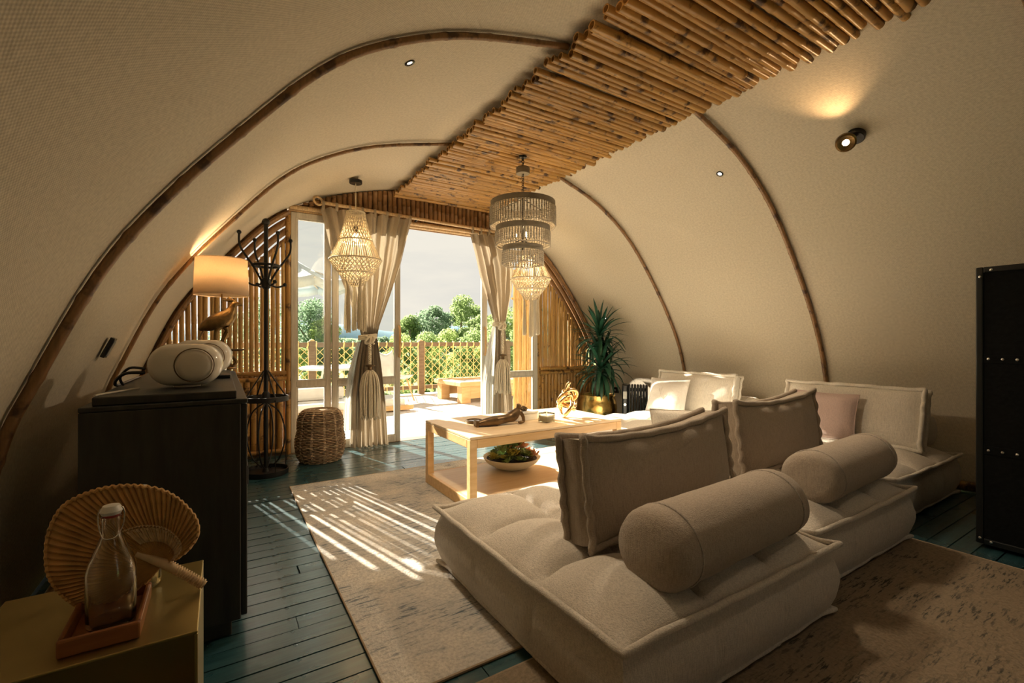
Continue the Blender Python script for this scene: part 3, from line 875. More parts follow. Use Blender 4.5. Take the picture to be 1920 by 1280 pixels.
box_part('base_panel', M['oak'], t, lw, W - lw, .0, .03, 0, .0755); box_part('base_panel', M['oak'], t, lw, W - lw, D - .03, D, 0, .0755)
box_part('base_panel', M['oak'], t, .0, .03, lw, D - lw, 0, .0755); box_part('base_panel', M['oak'], t, W - .03, W, lw, D - lw, 0, .0755)
SHELF = .012 + .0755

# bowl of succulents on the shelf
bx, by = 1.955, 3.10
t = thing('succulent_bowl', 'wide cream bowl of mixed succulents on the coffee table shelf', 'planter', (bx, by, SHELF))
MB().lathe([(.0, .0), (.085, .0), (.14, .018), (.20, .055), (.226, .088), (.228, .096), (.22, .097), (.19, .072), (.0, .06)], 40, cap0=False, cap1=False).build('bowl', M['ceramic'], t, 60)
MB().lathe([(.0, .082), (.10, .085), (.20, .083)], 30, cap0=False, cap1=False).build('soil', M['soil'], t)
def rosette(n, L, w, lift, seed):
    rr = random.Random(seed); m = MB()
    for i in range(n):
        a = i * 2.39996; q = i / n; ln = L * (.45 + .55 * q); el = lift * (1.25 - q)
        d = Vector((math.cos(a) * math.cos(el), math.sin(a) * math.cos(el), math.sin(el))); s_ = Vector((-math.sin(a), math.cos(a), 0)); up = d.cross(s_) * -1
        o = len(m.v)
        for f_, ww, hh in ((0, .35, 0), (.5, 1, .12), (.85, .75, .05), (1.0, .06, 0.1)):
            c = d * ln * f_ + up * ln * hh
            m.v += [tuple(c - s_ * w * ww), tuple(c + up * w * .35 * ww), tuple(c + s_ * w * ww)]
        for k in range(3):
            b = o + k * 3; m.f += [(b, b + 1, b + 4, b + 3), (b + 1, b + 2, b + 5, b + 4)]
    return m
for i in range(22):
    a = i * 2.4; rr_ = .185 * math.sqrt((i + .5) / 22); k = i % 5
    o = rosette(R.randint(14, 22), R.uniform(.05, .08), R.uniform(.011, .018), R.uniform(.7, 1.15), i).build('succulent', M[['succ_g', 'succ_r', 'succ_y', 'succ_r', 'succ_g'][k]], t, 60)
    o.location = (rr_ * math.cos(a), rr_ * math.sin(a), .085 + R.uniform(.03, .10) * (1.1 - rr_ / .2))
    o.rotation_euler = (R.uniform(-.4, .4), R.uniform(-.4, .4), R.uniform(0, 6))
for i in range(9):
    a = R.uniform(0, 6.3); q = R.uniform(.02, .12); m = rosette(9, .10, .02, 1.1, 50 + i); o = m.build('succulent', M[R.choice(['succ_g', 'succ_r', 'succ_y'])], t, 60)
    o.location = (q * math.cos(a), q * math.sin(a), .12 + R.uniform(.02, .09)); o.rotation_euler = (R.uniform(-.3, .3), R.uniform(-.3, .3), 0)
    if i < 5: MB().tube([(0, 0, -.12), (0, 0, 0)], .006, 5).build('stem', M['succ_g'], o)

# books on the shelf
def book(label, loc, w, d, h, rz, cover):
    t = thing('book', label, 'book', loc, rz, 'books on the coffee table shelf')
    MB().box(-w / 2, w / 2, -d / 2, d / 2, 0, .003).box(-w / 2, w / 2, -d / 2, d / 2, h - .003, h).box(-w / 2, -w / 2 + .003, -d / 2, d / 2, .003, h - .003).build('cover', cover, t, ang=0)
    MB().box(-w / 2 + .003, w / 2 - .004, -d / 2 + .004, d / 2 - .004, .003, h - .003).build('pages', M['paper'], t, ang=0)
    return t
book('grey hardback at the bottom of the stack on the table shelf', (2.44, 2.86, SHELF + .0005), .26, .20, .035, .15, M['book_a'])
book('dark blue hardback in the middle of the stack on the table shelf', (2.45, 2.85, SHELF + .036), .24, .18, .032, .05, M['book_b'])
book('pink covered book on top of the stack on the table shelf', (2.43, 2.87, SHELF + .0685), .25, .17, .028, .25, M['book_c'])

# bronze reclining figure (one continuous skinned body)
def skin(name, verts, edges, radii, mat, parent, sub=2):
    me = bpy.data.meshes.new(name); me.from_pydata(verts, edges, [])
    o = bpy.data.objects.new(name, me); col.objects.link(o); o.parent = parent; me.materials.append(mat)
    o.modifiers.new('skin', 'SKIN'); sk = me.skin_vertices[0].data
    for i, r_ in enumerate(radii): sk[i].radius = (r_, r_) if not isinstance(r_, tuple) else r_
    sk[0].use_root = True
    m = o.modifiers.new('sub', 'SUBSURF'); m.levels = sub; m.render_levels = sub
    me.polygons.foreach_set('use_smooth', [True] * len(me.polygons)); o.modifiers['skin'].use_smooth_shade = True
    return o
t = thing('reclining_figure', 'dark bronze sculpture of a reclining figure propped on one elbow', 'sculpture', (1.545, 2.90, TZ + .001), math.radians(-8))
V = [(.165, 0, .046), (.215, 0, .040), (.265, .0, .05), (.298, .0, .082), (.314, 0, .112), (.330, 0, .146),     # pelvis, waist, chest, shoulders, neck, head
     (.13, -.018, .036), (.07, -.018, .034), (.015, -.015, .026), (-.012, -.015, .022),                       # near leg
     (.13, .018, .032), (.07, .018, .028), (.01, .018, .02), (-.012, .018, .018),                             # far leg
     (.325, -.022, .085), (.345, -.026, .05), (.348, -.026, .014), (.30, -.032, .012),                         # propping arm
     (.268, .03, .06), (.23, .04, .03), (.19, .038, .035)]
Ed = [(0, 1), (1, 2), (2, 3), (3, 4), (4, 5), (0, 6), (6, 7), (7, 8), (8, 9), (0, 10), (10, 11), (11, 12), (12, 13), (3, 14), (14, 15), (15, 16), (16, 17), (3, 18), (18, 19), (19, 20)]
Rd = [.048, .030, .044, .038, .014, .033, .036, .031, .022, .016, .034, .028, .020, .015, .016, .014, .013, .011, .016, .013, .011]
skin('figure_body', V, Ed, Rd, M['bronze'], t)
MB().box(-.022, .0, -.03, .035, 0, .045).build('foot_block', M['bronze'], t, bev=.006)

t = thing('magnifying_glass', 'round magnifying glass lying beside the bronze figure', 'magnifier', (1.60, 3.06, TZ + .0005), math.radians(-35))
MB().ring((0, 0, .012), .06, .010, 36, 8).build('rim', M['bronze'], t)
MB().lathe([(.0, .008), (.03, .0075), (.056, .010), (.056, .014), (.03, .017), (0, .0165)], 32, cap0=False, cap1=False).build('lens', M['bottle'], t, 60)
MB().tube([(.068, 0, .012), (.085, 0, .012), (.09, 0, .012), (.13, 0, .012), (.19, 0, .012), (.2, 0, .012)], [.006, .006, .011, .013, .011, .007], 10).build('handle', M['bronze'], t)

t = thing('keepsake_box', 'white stone lidded box with a pine cone knob on the coffee table', 'box', (1.985, 2.985, TZ + .0005), math.radians(6))
MB().box(-.10, .10, -.065, .065, 0, .05).build('box_body', M['marble'], t, ang=0, bev=.004)
MB().box(-.103, .103, -.068, .068, .0505, .066).build('lid', M['marble'], t, ang=0, bev=.004)
pc = MB()
for i in range(40):
    a = i * 2.4; z = i / 40; q = .03 * math.sin(PI * (.15 + .8 * z)); c = Vector((q * math.cos(a), q * math.sin(a), .066 + .036 * z))
    pc.ball(c, .009, 5, 4, (1, 1, .6))
pc.build('pine_cone_knob', M['bronze'], t)
t = thing('glass_candle', 'cream candle in a square clear glass beside the stone box', 'candle', (2.075, 2.80, TZ + .0005), math.radians(8))
gl = MB().box(-.045, .045, -.045, .045, 0, .07); gl.build('glass_jar', M['glass'], t, ang=0, bev=.004)
MB().box(-.039, .039, -.039, .039, .006, .045).build('wax', M['wax'], t, ang=0, bev=.003)
MB().tube([(0, 0, .045), (0, .001, .057)], .0015, 5).build('wick', M['black'], t)

# gold knot sculpture
t = thing('knot_sculpture', 'polished gold knot sculpture of looping tubes on the coffee table', 'sculpture', (2.335, 2.87, TZ + .128), math.radians(20), rot=(math.radians(12), math.radians(-8), .6))
def knot(p, q, R1, R2, ph=0, n=150):
    out = []
    for i in range(n):
        a = 2 * PI * i / n; rr_ = R1 + R2 * math.cos(q * a / 1 + ph)
        out.append((rr_ * math.cos(p * a), R2 * 1.25 * math.sin(q * a + ph), rr_ * math.sin(p * a)))
    return out
MB().tube(knot(2, 3, .062, .036), .0115, 9, closed=True).build('knot_loop', M['gold'], t, 80)
MB().tube([(x * .9, z * .55, y * 1.5 + .015) for x, y, z in knot(1, 2, .085, .028, .7)], .0105, 9, closed=True).build('cross_loop', M['gold'], t, 80)
for i in range(3): MB().tube(smooth([(-.045 + i * .018, .01, .06), (-.05 + i * .02, .012, .10), (-.042 + i * .022, .008, .13)], 5), .009, 8).build('prong', M['gold'], t, 80)

t.scale = (1.22, 1.22, 1.22)

# ------------------------------------------------------------------ wicker stool
t = thing('wicker_stool', 'brown woven wicker drum stool by the white framed window', 'stool', (.775, 4.53, .001))
def stool_r(z):
    k = [(0, .165), (.06, .195), (.14, .21), (.22, .205), (.28, .190), (.33, .192), (.38, .19), (.43, .172), (.455, .15)]
    for (a, ra), (b, rb) in zip(k[:-1], k[1:]):
        if a <= z <= b: return ra + (rb - ra) * (z - a) / (b - a)
    return k[-1][1]
MB().lathe([(0, .004)] + [(stool_r(.004 + .45 * i / 14) - .016, .004 + .45 * i / 14) for i in range(15)] + [(0, .456)], 32, cap0=False, cap1=False).build('inner_frame', M['wicker_a'], t, 60)
NR = 31; NS = 36
for j in range(NR):
    z = .008 + j * .0147; pth = []
    for i in range(NS * 2):
        a = 2 * PI * i / (NS * 2); w_ = .0055 * (1 if (i // 2 + j) % 2 else -1) + .003 * nz(i * .3, j)
        rr_ = stool_r(z) + w_; pth.append((rr_ * math.cos(a), rr_ * math.sin(a), z + .002 * nz(i * .2, j * 2)))
    MB().tube(pth, .0078, 5, closed=True, flat=.75).build('woven_band', M['wicker_a'] if (j * 7) % 5 else M['wicker_b'], t, 80)
for i in range(12):
    a = 2 * PI * i / 12
    for da in (-.025, .025): MB().tube([((stool_r(z) + .004) * math.cos(a + da), (stool_r(z) + .004) * math.sin(a + da), z) for z in [.01 + .0375 * k for k in range(13)]], .004, 5).build('stake', M['wicker_b'], t)
for j in range(11): MB().ring((0, 0, .460 + .002 * math.sin(j)), .012 + j * .0135, .0075, 30, 5).build('woven_band', M['wicker_a'] if j % 3 else M['wicker_b'], t, 80)

# ------------------------------------------------------------------ coat rack
t = thing('coat_rack', 'tall black iron coat stand with umbrella ring', 'coat stand', (.315, 4.30, .001))
ir = M['iron']
MB().tube([(0, 0, .03), (0, 0, 2.05)], .017, 10).build('pole', ir, t)
MB().ball((0, 0, 2.075), .03, 12, 8).build('finial', ir, t)
MB().lathe([(.0, 0), (.165, 0), (.17, .012), (.17, .042), (.162, .042), (.158, .014), (.03, .02), (.02, .05), (0, .05)], 36, cap0=False, cap1=False).build('base_pan', ir, t, 40)
MB().lathe([(.158, .60), (.168, .60), (.168, .64), (.158, .64), (.158, .60)], 36, cap0=False, cap1=False).build('umbrella_ring', ir, t, 30)
MB().ring((0, 0, 1.715), .10, .011, 30, 8).build('hook_ring', ir, t)
MB().lathe([(.017, 1.52), (.034, 1.535), (.034, 1.60), (.017, 1.62)], 12, cap0=False, cap1=False).build('hub', ir, t)
MB().lathe([(.017, .60), (.03, .61), (.03, .66), (.017, .68)], 12, cap0=False, cap1=False).build('collar', ir, t)
for i in range(4):
    a = i * PI / 2 + .35; c_, s_ = math.cos(a), math.sin(a)
    h = MB().tube(smooth([(c_ * r_, s_ * r_, z) for r_, z in ((.02, 1.56), (.10, 1.70), (.185, 1.82), (.205, 1.88), (.205, 1.945))], 5), .0085, 7).build('coat_hook', ir, t)
    MB().ball((c_ * .205, s_ * .205, 1.955), .017, 10, 6).build('hook_ball', ir, h)
    h = MB().tube(smooth([(c_ * r_, s_ * r_, z) for r_, z in ((.02, 1.60), (.045, 1.56), (.09, 1.545), (.15, 1.565))], 5), .0075, 7).build('hat_hook', ir, t)
    MB().ball((c_ * .155, s_ * .155, 1.572), .016, 10, 6).build('hook_ball', ir, h)
    MB().tube([(c_ * .017, s_ * .017, .85), (c_ * .16, s_ * .16, .635)], .006, 6).build('brace', ir, t)
    MB().bar((c_ * .163, s_ * .163, .03), (c_ * .163, s_ * .163, .62), .006, .026).build('upright', ir, t)
    b = a + PI / 4; cb, sb = math.cos(b), math.sin(b)
    MB().tube(smooth([(cb * .02, sb * .02, .58), (cb * .11, sb * .11, .50), (cb * .15, sb * .15, .32), (cb * .11, sb * .11, .14), (cb * .03, sb * .03, .05)], 5), .006, 6).build('curved_strut', ir, t)

# ------------------------------------------------------------------ black cabinet and what stands on it
CX0, CX1, CY0, CY1, CZ = -.385, .085, 1.975, 3.84, .90
t = thing('sideboard_cabinet', 'tall black stained wooden cabinet along the fabric wall', 'cabinet', (CX0, CY0, .001))
cw, cd = CX1 - CX0, CY1 - CY0
box_part('body', M['blackwood'], t, .0, cw - .022, .0, cd, .07, CZ - .0335)
box_part('plinth', M['blackwood'], t, .03, cw - .05, .04, cd - .04, 0, .0695)
box_part('rim', M['blackwood'], t, 0, cw, 0, cd, CZ - .033, CZ - .0165)
box_part('top_panel', M['blackwood'], t, .03, cw - .035, .02, cd - .03, CZ - .016, CZ + .013)
nd = 4
for i in range(nd):
    a = .012 + (cd - .024) * i / nd; b = .012 + (cd - .024) * (i + 1) / nd
    dr = box_part('door', M['blackwood'], t, cw - .0215, cw - .001, a + .003, b - .003, .075, CZ - .038)
    MB().tube([(cw, (b - .04) if i % 2 == 0 else (a + .04), .44), (cw + .018, (b - .04) if i % 2 == 0 else (a + .04), .45), (cw + .018, (b - .04) if i % 2 == 0 else (a + .04), .53), (cw, (b - .04) if i % 2 == 0 else (a + .04), .54)], .004, 6).build('handle', ir, dr)
CT = CZ + .0145

def speaker(label, loc, rz):
    t = thing('capsule_speaker', label, 'speaker', loc, rz, 'white capsule speakers on the cabinet')
    L, hh, dd = .124, .084, .085     # half length, half height, half depth
    n, m_ = 56, 18
    def f(u, v):
        a = 2 * PI * u; c_, s_ = math.cos(a), math.sin(a)
        st = L - hh
        x0 = (st if c_ > 0 else -st) * min(1, abs(c_) * 6); e = 2.0
        b = -1 + 2 * v
        k = max(0.0, 1 - abs(b) ** 3.6) ** (1 / 2.6)
        return ((x0 * (.55 + .45 * k) + hh * c_ * (.30 + .70 * k)), b * dd, hh * s_ * (.35 + .65 * k) * (1 if s_ > 0 else .98))
    m = MB().grid(f, n, m_, cu=True)
    m.f.append(tuple(reversed(range(n)))); m.f.append(tuple(m_ * n + i for i in range(n)))
    m.v = [(x, y, z + hh + .004) for x, y, z in m.v]
    m.build('shell', M['white'], t, 60)
    for sy in (-1, 1):
        fc = MB().lathe([(0, .010), (.042, .008), (.060, .002), (.064, -.006)], 36, M=Matrix.Rotation(PI / 2 * (1 if sy < 0 else -1), 4, 'X') @ Matrix.Scale(1.0, 4), cap0=False, cap1=False)
        fc.v = [(x * .98 + .034, y + sy * (dd + .000), z * .98 + hh + .004) for x, y, z in fc.v]
        w_ = fc.build('woofer', M['white_matte'], t, 60)
        MB().tube([(.034 + .065 * math.cos(a), sy * (dd + .001), hh + .004 + .065 * math.sin(a)) for a in [2 * PI * i / 40 for i in range(40)]], .0022, 5, closed=True).build('groove', M['bronze'], w_)
    MB().lathe([(0, 0), (.045, 0), (.045, .006), (.03, .012), (0, .012)], 24, cap0=False, cap1=False).build('foot', M['white_matte'], t)
    return t
sp = speaker('white capsule speaker on the cabinet with its cable running to the wall', (-.115, 2.27, CT + .001), math.radians(-4))
sp2 = dup(sp, (-.075, 2.72, CT + .017), math.radians(-6), 'white capsule speaker on a dark block, half hidden behind another speaker')
t = thing('speaker_plinth', 'small black block under the hidden white speaker', 'plinth', (-.06, 2.73, CT))
MB().box(-.10, .10, -.07, .07, 0, .016).build('block', M['black'], t, ang=0, bev=.003)
t = thing('power_cable', 'thick dark cable leaving the white speaker', 'cable', (0, 0, 0))
MB().tube(smooth([(-.25, 2.28, CT + .06), (-.31, 2.30, CT + .058), (-.345, 2.34, CT + .03), (-.352, 2.40, CT + .006), (-.345, 2.60, CT + .005), (-.34, 2.9, CT + .005)], 6), .006, 7).build('cable_run', M['black'], t)
MB().tube(smooth([(-.25, 2.29, CT + .075), (-.30, 2.31, CT + .078), (-.335, 2.36, CT + .04), (-.335, 2.42, CT + .006)], 6), .005, 7).build('second_lead', M['black'], t)
tag(MB().tube(smooth([(-.26, 2.22, CT + .005), (-.30, 2.16, CT + .004), (-.34, 2.06, CT + .004), (-.35, 2.01, CT + .004)], 6), .0032, 6).build('thin_wire', M['white_matte']), 'thin pale wire lying on the cabinet top beside the speaker', 'wire')

# bird lamp
LX, LY = .005, 3.50
t = thing('bird_lamp', 'table lamp with brass crested bird and cream drum shade', 'lamp', (LX, LY, CT))
MB().lathe([(.0, 0), (.075, 0), (.08, .008), (.07, .02), (.03, .028), (0, .03)], 28, cap0=False, cap1=False).build('base', M['birdbrass'], t, 50)
MB().tube(smooth([(.05, .01, .02), (.02, .0, .05), (-.01, .01, .10), (.0, 0, .16), (.03, 0, .24)], 6), [.016] * 25, 8).build('branch', M['birdbrass'], t)
MB().tube(smooth([(.06, -.02, .02), (.08, -.01, .05), (.035, .0, .09), (-.01, .01, .06)], 6), .010, 7).build('twisted_root', M['birdbrass'], t)
MB().lathe([(.0, .118), (.05, .116), (.075, .128), (.07, .13), (.04, .122), (0, .123)], 24, c=(.06, 0, 0), cap0=False, cap1=False).build('shell_dish', M['birdbrass'], t)
V = [(-.015, 0, .310), (.028, 0, .330), (.05, 0, .365), (.060, 0, .395), (.068, 0, .425), (.09, 0, .424), (.118, 0, .412), (-.06, 0, .288), (-.10, 0, .268), (-.125, 0, .25), (.012, .012, .28), (.03, .012, .25), (.03, .012, .20), (-.01, -.012, .285), (-.03, -.012, .24), (-.035, -.012, .16)]
Ed = [(0, 1), (1, 2), (2, 3), (3, 4), (4, 5), (5, 6), (0, 7), (7, 8), (8, 9), (0, 10), (10, 11), (11, 12), (0, 13), (13, 14), (14, 15)]
Rd = [.066, .062, .042, .027, .028, .015, .004, .052, .03, .012, .020, .013, .011, .020, .014, .012]
skin('bird_body', V, Ed, Rd, M['birdbrass'], t)
for i in range(4):
    MB().tube([(.072, 0, .436), (.04, .004 * (i - 1.5), .442 + .005 * i), (.005 + .012 * i, .008 * (i - 1.5), .442 + .009 * i)], [.010, .008, .003], 6).build('crest_feather', M['birdbrass'], t)
for i in range(3): MB().tube([(-.08, 0, .28), (-.12, .012 * (i - 1), .20), (-.135 + .02 * i, .016 * (i - 1), .13 + .02 * i)], [.013, .011, .004], 6, flat=.5).build('tail_feather', M['birdbrass'], t)
MB().tube([(0, 0, .36), (0, 0, .63)], .005, 8).build('stem', M['birdbrass'], t)
sh = MB().lathe([(.152, .475), (.143, .705)], 48, cap0=False, cap1=False).build('lamp_shade', M['shade'], t, 60, solid=.003)
MB().ring((0, 0, .475), .152, .003, 48, 5).build('shade_trim', M['shade'], sh)
MB().ring((0, 0, .705), .143, .003, 48, 5).build('shade_trim', M['shade'], sh)
MB().ball((0, 0, .60), .028, 12, 8).build('light_bulb', M['bulb'], t)
def point(name, loc, e, c=(1, .68, .36), r=.03):
    d = bpy.data.lights.new(name, 'POINT'); d.energy = e; d.color = c; d.shadow_soft_size = r
    o = bpy.data.objects.new(name, d); o.location = loc; col.objects.link(o); return o
point('bird_lamp_light', (LX, LY, CT + .645), LAMP_W)
t = thing('trinket_dish', 'tiny glass jar beside the foot of the bird lamp', 'jar', (.01, 3.36, CT))
MB().lathe([(0, 0), (.02, 0), (.022, .02), (.015, .03), (.018, .04), (0, .042)], 16, cap0=False, cap1=False).build('jar', M['chrome'], t)

# wall socket on the left fabric wall
t = thing('wall_socket', 'small dark socket plate on the wall above the speaker cable', 'socket', (-.447, 2.87, 1.065), rot=(0, math.radians(24), 0))
MB().box(-.012, .006, -.032, .032, -.05, .05).build('plate', M['black'], t, ang=0, bev=.003)
MB().box(.006, .009, -.024, .024, -.04, .04).build('cover', M['plate'], t, ang=0, bev=.003)

# ------------------------------------------------------------------ gold side table with tray, bottles and fan
t = thing('side_table', 'low satin gold metal box table in front of the black cabinet', 'side table', (-.42, 1.155, .001))
gw, gd, gh = .38, .365, .499
box_part('table_top', M['goldbox'], t, 0, gw, 0, gd, gh - .006, gh, bev=.002)
box_part('side_panel', M['goldbox'], t, gw - .006, gw, 0, gd, 0, gh - .0065, bev=.002); box_part('side_panel', M['goldbox'], t, 0, .006, 0, gd, 0, gh - .0065, bev=.002)
box_part('back_panel', M['goldbox'], t, .0065, gw - .0065, gd - .006, gd, .0, gh - .0065, bev=.002); box_part('bottom_panel', M['goldbox'], t, .0065, gw - .0065, 0, gd - .0065, 0, .006, bev=.002)
t = thing('wooden_tray', 'small orange wood tray on the gold side table', 'tray', (-.262, 1.185, .501))
tw, td = .125, .185
box_part('tray_base', M['traywood'], t, .01, tw - .01, .01, td - .01, .004, .012)
for b in ((0, tw, 0, .01), (0, tw, td - .01, td), (0, .01, .0105, td - .0105), (tw - .01, tw, .0105, td - .0105)): box_part('tray_side', M['traywood'], t, b[0], b[1], b[2], b[3], 0, .034)
def bottle(label, loc):
    t = thing('swing_top_bottle', label, 'bottle', loc, group='swing top bottles')
    MB().lathe([(0, .004), (.034, .0), (.040, .006), (.041, .02), (.041, .115), (.036, .135), (.024, .165), (.017, .185), (.0155, .212), (.0175, .216), (.0175, .224), (.013, .225), (.0125, .186), (.021, .16), (.033, .132), (.038, .114), (.038, .02), (.034, .008), (0, .009)], 36, cap0=False, cap1=False).build('glass', M['bottle'], t, 60)
    MB().lathe([(0, .222), (.014, .222), (.014, .227), (0, .227)], 20, cap0=False, cap1=False).build('gasket', M['red'], t)
    MB().lathe([(0, .227), (.016, .227), (.019, .234), (.014, .245), (0, .247)], 20, cap0=False, cap1=False).build('stopper', M['marble'], t)
    MB().tube(smooth([(-.017, -.006, .195), (-.021, 0, .215), (-.018, 0, .238), (0, 0, .241), (.018, 0, .238), (.021, 0, .215), (.017, -.006, .195), (.008, -.019, .183), (-.008, -.019, .183), (-.017, -.006, .195)], 4), .0014, 5).build('wire_bail', M['chrome'], t)
    return t
bt = bottle('clear swing top bottle standing on the orange tray before the fan', (-.192, 1.253, .5135))
dup(bt, (-.165, 1.43, .501), .6, 'clear swing top bottle standing hidden behind the woven fan')
# woven palm fan, blade seen flat on, leaning behind the bottle
FY = 1.345
FA = on_y(307, 1054, FY)
outl = [(330, 1046), (355, 1026), (372, 998), (368, 970), (350, 947), (330, 930), (305, 917), (272, 910), (240, 908), (205, 911), (172, 919), (142, 931), (116, 947), (97, 973), (85, 1006), (82, 1040), (85, 1071), (95, 1094), (111, 1113), (128, 1127), (144, 1136), (165, 1141), (189, 1142), (215, 1130), (245, 1110), (280, 1085)]
OV = [on_y(u, v, FY) for u, v in outl]
OV = smooth([p for p in OV], 10)
t = thing('woven_fan', 'round woven palm leaf hand fan leaning behind the bottle', 'hand fan', FA)
no = len(OV)
def fan(u, v):
    p = OV[min(no - 1, round(u * (no - 1)))] - FA
    q = p * v; ph = u * (no - 1)
    cor = .0042 * math.sin(ph * PI / 2) * min(1, v * 2) + .0012 * math.sin(v * 190)
    edge = (.004 * (1 if round(ph) % 4 < 2 else -1)) if v > .97 else 0
    return (q.x * (1 + edge), cor - .03 * v * (1 - v) - .035 * (q.x + .12) * v + .02 * (q.z) * v, q.z * (1 + edge))
MB().grid(fan, no - 1, 26).build('blade', M['palmfan'], t, 80, solid=.003)
def arcpath(v, off): return [Vector(fan(i / (no - 1), v)) + Vector((0, off, 0)) for i in range(no)]
MB().tube(arcpath(.985, 0), .004, 6).build('rim_braid', M['palmfan'], t)
MB().grid(lambda u, v: Vector(fan(u * .42, .30 + .18 * v)) + Vector((0, -.0045, 0)), 70, 4).build('pale_band', M['palmpale'], t, 80, solid=.0015)
MB().tube([Vector(fan(i / (no - 1) * 1.0, .50)) + Vector((0, -.004, 0)) for i in range(int(no * .44))], .0018, 5).build('thread', M['palmpale'], t)
he = on_z(383, 1096, .512) - FA
MB().tube([Vector((-.05, -.006, .035)), Vector((0, -.006, 0)), he * .5, he * .97, he], [.006, .011, .0085, .008, .0095], 10).build('handle', M['palmpale'], t)
for i in range(16):
    c = he * (.08 + i * .058); d = he.normalized()
    Mq = d.to_track_quat('Z', 'Y').to_matrix().to_4x4()
    rg = MB().ring((0, 0, 0), .0098, .0022, 14, 5); rg.v = [tuple(Mq @ Vector(p) + c) for p in rg.v]; rg.build('handle_wrap', M['palmpale'], t)

# ------------------------------------------------------------------ curtains, rod, tiebacks
CYL = 4.80
t = thing('curtain_rod', 'bamboo curtain rod below the cane header', 'curtain rod', (0, 0, 0))
ra, rb = on_y(602, 380, CYL), on_y(932, 439, CYL)
zr_ = 2.425
b = culm(rb.x - ra.x, .017, 77, gap=.35); b.v = [(ra.x + z, CYL + a, zr_ + c + .02 - .04 * (z / (rb.x - ra.x))) for a, c, z in b.v]
b.build('rod', M['bamboo_pale'], t)
rg = MB().ring((0, 0, 0), .042, .011, 28, 8); Mr = Matrix.Rotation(math.radians(75), 4, 'X') @ Matrix.Rotation(.3, 4, 'Y')
rg.v = [tuple(Mr @ Vector(p) + Vector((ra.x - .03, CYL - .01, zr_ + .03))) for p in rg.v]; rg.build('finial_ring', M['bamboo_pale'], t)
for xx in (ra.x + .02, (ra.x + rb.x) / 2, rb.x - .03):
    MB().bar((xx, CYL, zr_ + .0), (xx, FACADE - .05, zr_ - .01), .014, .02).build('bracket', M['iron'], t)
MB().ball((rb.x + .012, CYL, zr_ - .02), .018, 10, 6).build('end_cap', M['bronze'], t)

def curtain(label, left, right, folds, mat, lining=None, depth=.04):
    """left / right: lists of pixel positions of the two edges, top to bottom"""
    t = thing('curtain', label, 'curtain', (0, 0, 0), group='tied back curtains')
    def sheet(lf, rt, yo, folds, nm, mt, par, amp=1.0, ph=0.0):
        A = [on_y(u, v, CYL) for u, v in lf]; B = [on_y(u, v, CYL) for u, v in rt]
        def at(P, z):
            for p, q in zip(P[:-1], P[1:]):
                if q.z <= z <= p.z: return p.x + (q.x - p.x) * (p.z - z) / max(1e-6, p.z - q.z)
            return P[0].x if z > P[0].z else P[-1].x
        z0, z1 = max(A[0].z, B[0].z), max(.012, min(A[-1].z, B[-1].z))
        def f(u, v):
            z = z0 + (z1 - z0) * v; l, r_ = at(A, z), at(B, z); w_ = r_ - l
            a = depth * amp * (.55 + .45 * min(1, w_ / .5)); u0 = u; u = min(1, max(0, u + .07 * nz(u * 3.5, z * .6, ph) * math.sin(PI * u)))
            y = a * math.sin(2 * PI * folds * u + ph + .5 * nz(z * 1.5, ph)) + .4 * a * math.sin(2 * PI * folds * 2.3 * u + 1.3 * ph + z)
            y += .012 * nz(u * 6, z * 3, ph) + a * .9 * nz(u * 7 + 3, z * .9, ph + 2)
            return (l + w_ * (u + .25 / folds / 2 / PI * math.cos(2 * PI * folds * u + ph) * math.sin(PI * u)), CYL + yo + y, z)
        return MB().grid(f, 110, 60).build(nm, mt, par, 80)
    sheet(left, right, 0, folds, 'drape', M[mat], t)
    if lining: sheet(lining[0], lining[1], .035, 4, 'lining', M['lining'], t, .5, 1.0)
    top = max(on_y(*left[0], CYL).z, on_y(*right[0], CYL).z)
    xa, xb = on_y(*left[0], CYL).x, on_y(*right[0], CYL).x
    n = max(4, int((xb - xa) / .12))
    for i in range(n + 1):
        x = xa + .02 + (xb - xa - .04) * i / n
        zc = zr_ + .02 - .04 * (x - ra.x) / (rb.x - ra.x)
        m = MB().tube([(x, CYL + .021 * math.cos(a), zc - .018 + (.04 if math.sin(a) > 0 else .045) * math.sin(a)) for a in [2 * PI * k / 14 for k in range(14)]], .012, 4, closed=True, flat=.25)
        m.v = [(x + (p[0] - x) * 1.0, p[1], p[2]) for p in m.v]; m.build('tab_loop', M[mat], t)
    return t
curtain('wide taupe curtain tied to a waist in front of the sliding door',
        [(602, 389), (620, 467), (649, 548), (674, 615), (678, 632), (668, 680), (660, 740), (657, 835)],
        [(772, 412), (752, 494), (732, 554), (710, 612), (706, 632), (713, 680), (722, 760), (728, 845)], 7, 'curtain',
        ([(672, 640), (655, 700), (647, 760), (645, 805)], [(690, 640), (688, 700), (680, 760), (678, 805)]))
curtain('narrower taupe curtain tied back beside the right bamboo panel',
        [(883, 437), (900, 515), (925, 598), (930, 612), (928, 690), (926, 760), (924, 835)],
        [(948, 448), (962, 505), (958, 550), (948, 600), (945, 612), (952, 690), (959, 760), (962, 835)], 5, 'curtain',
        ([(928, 606), (916, 660), (908, 720), (905, 835)], [(936, 606), (938, 660), (936, 720), (936, 835)]))

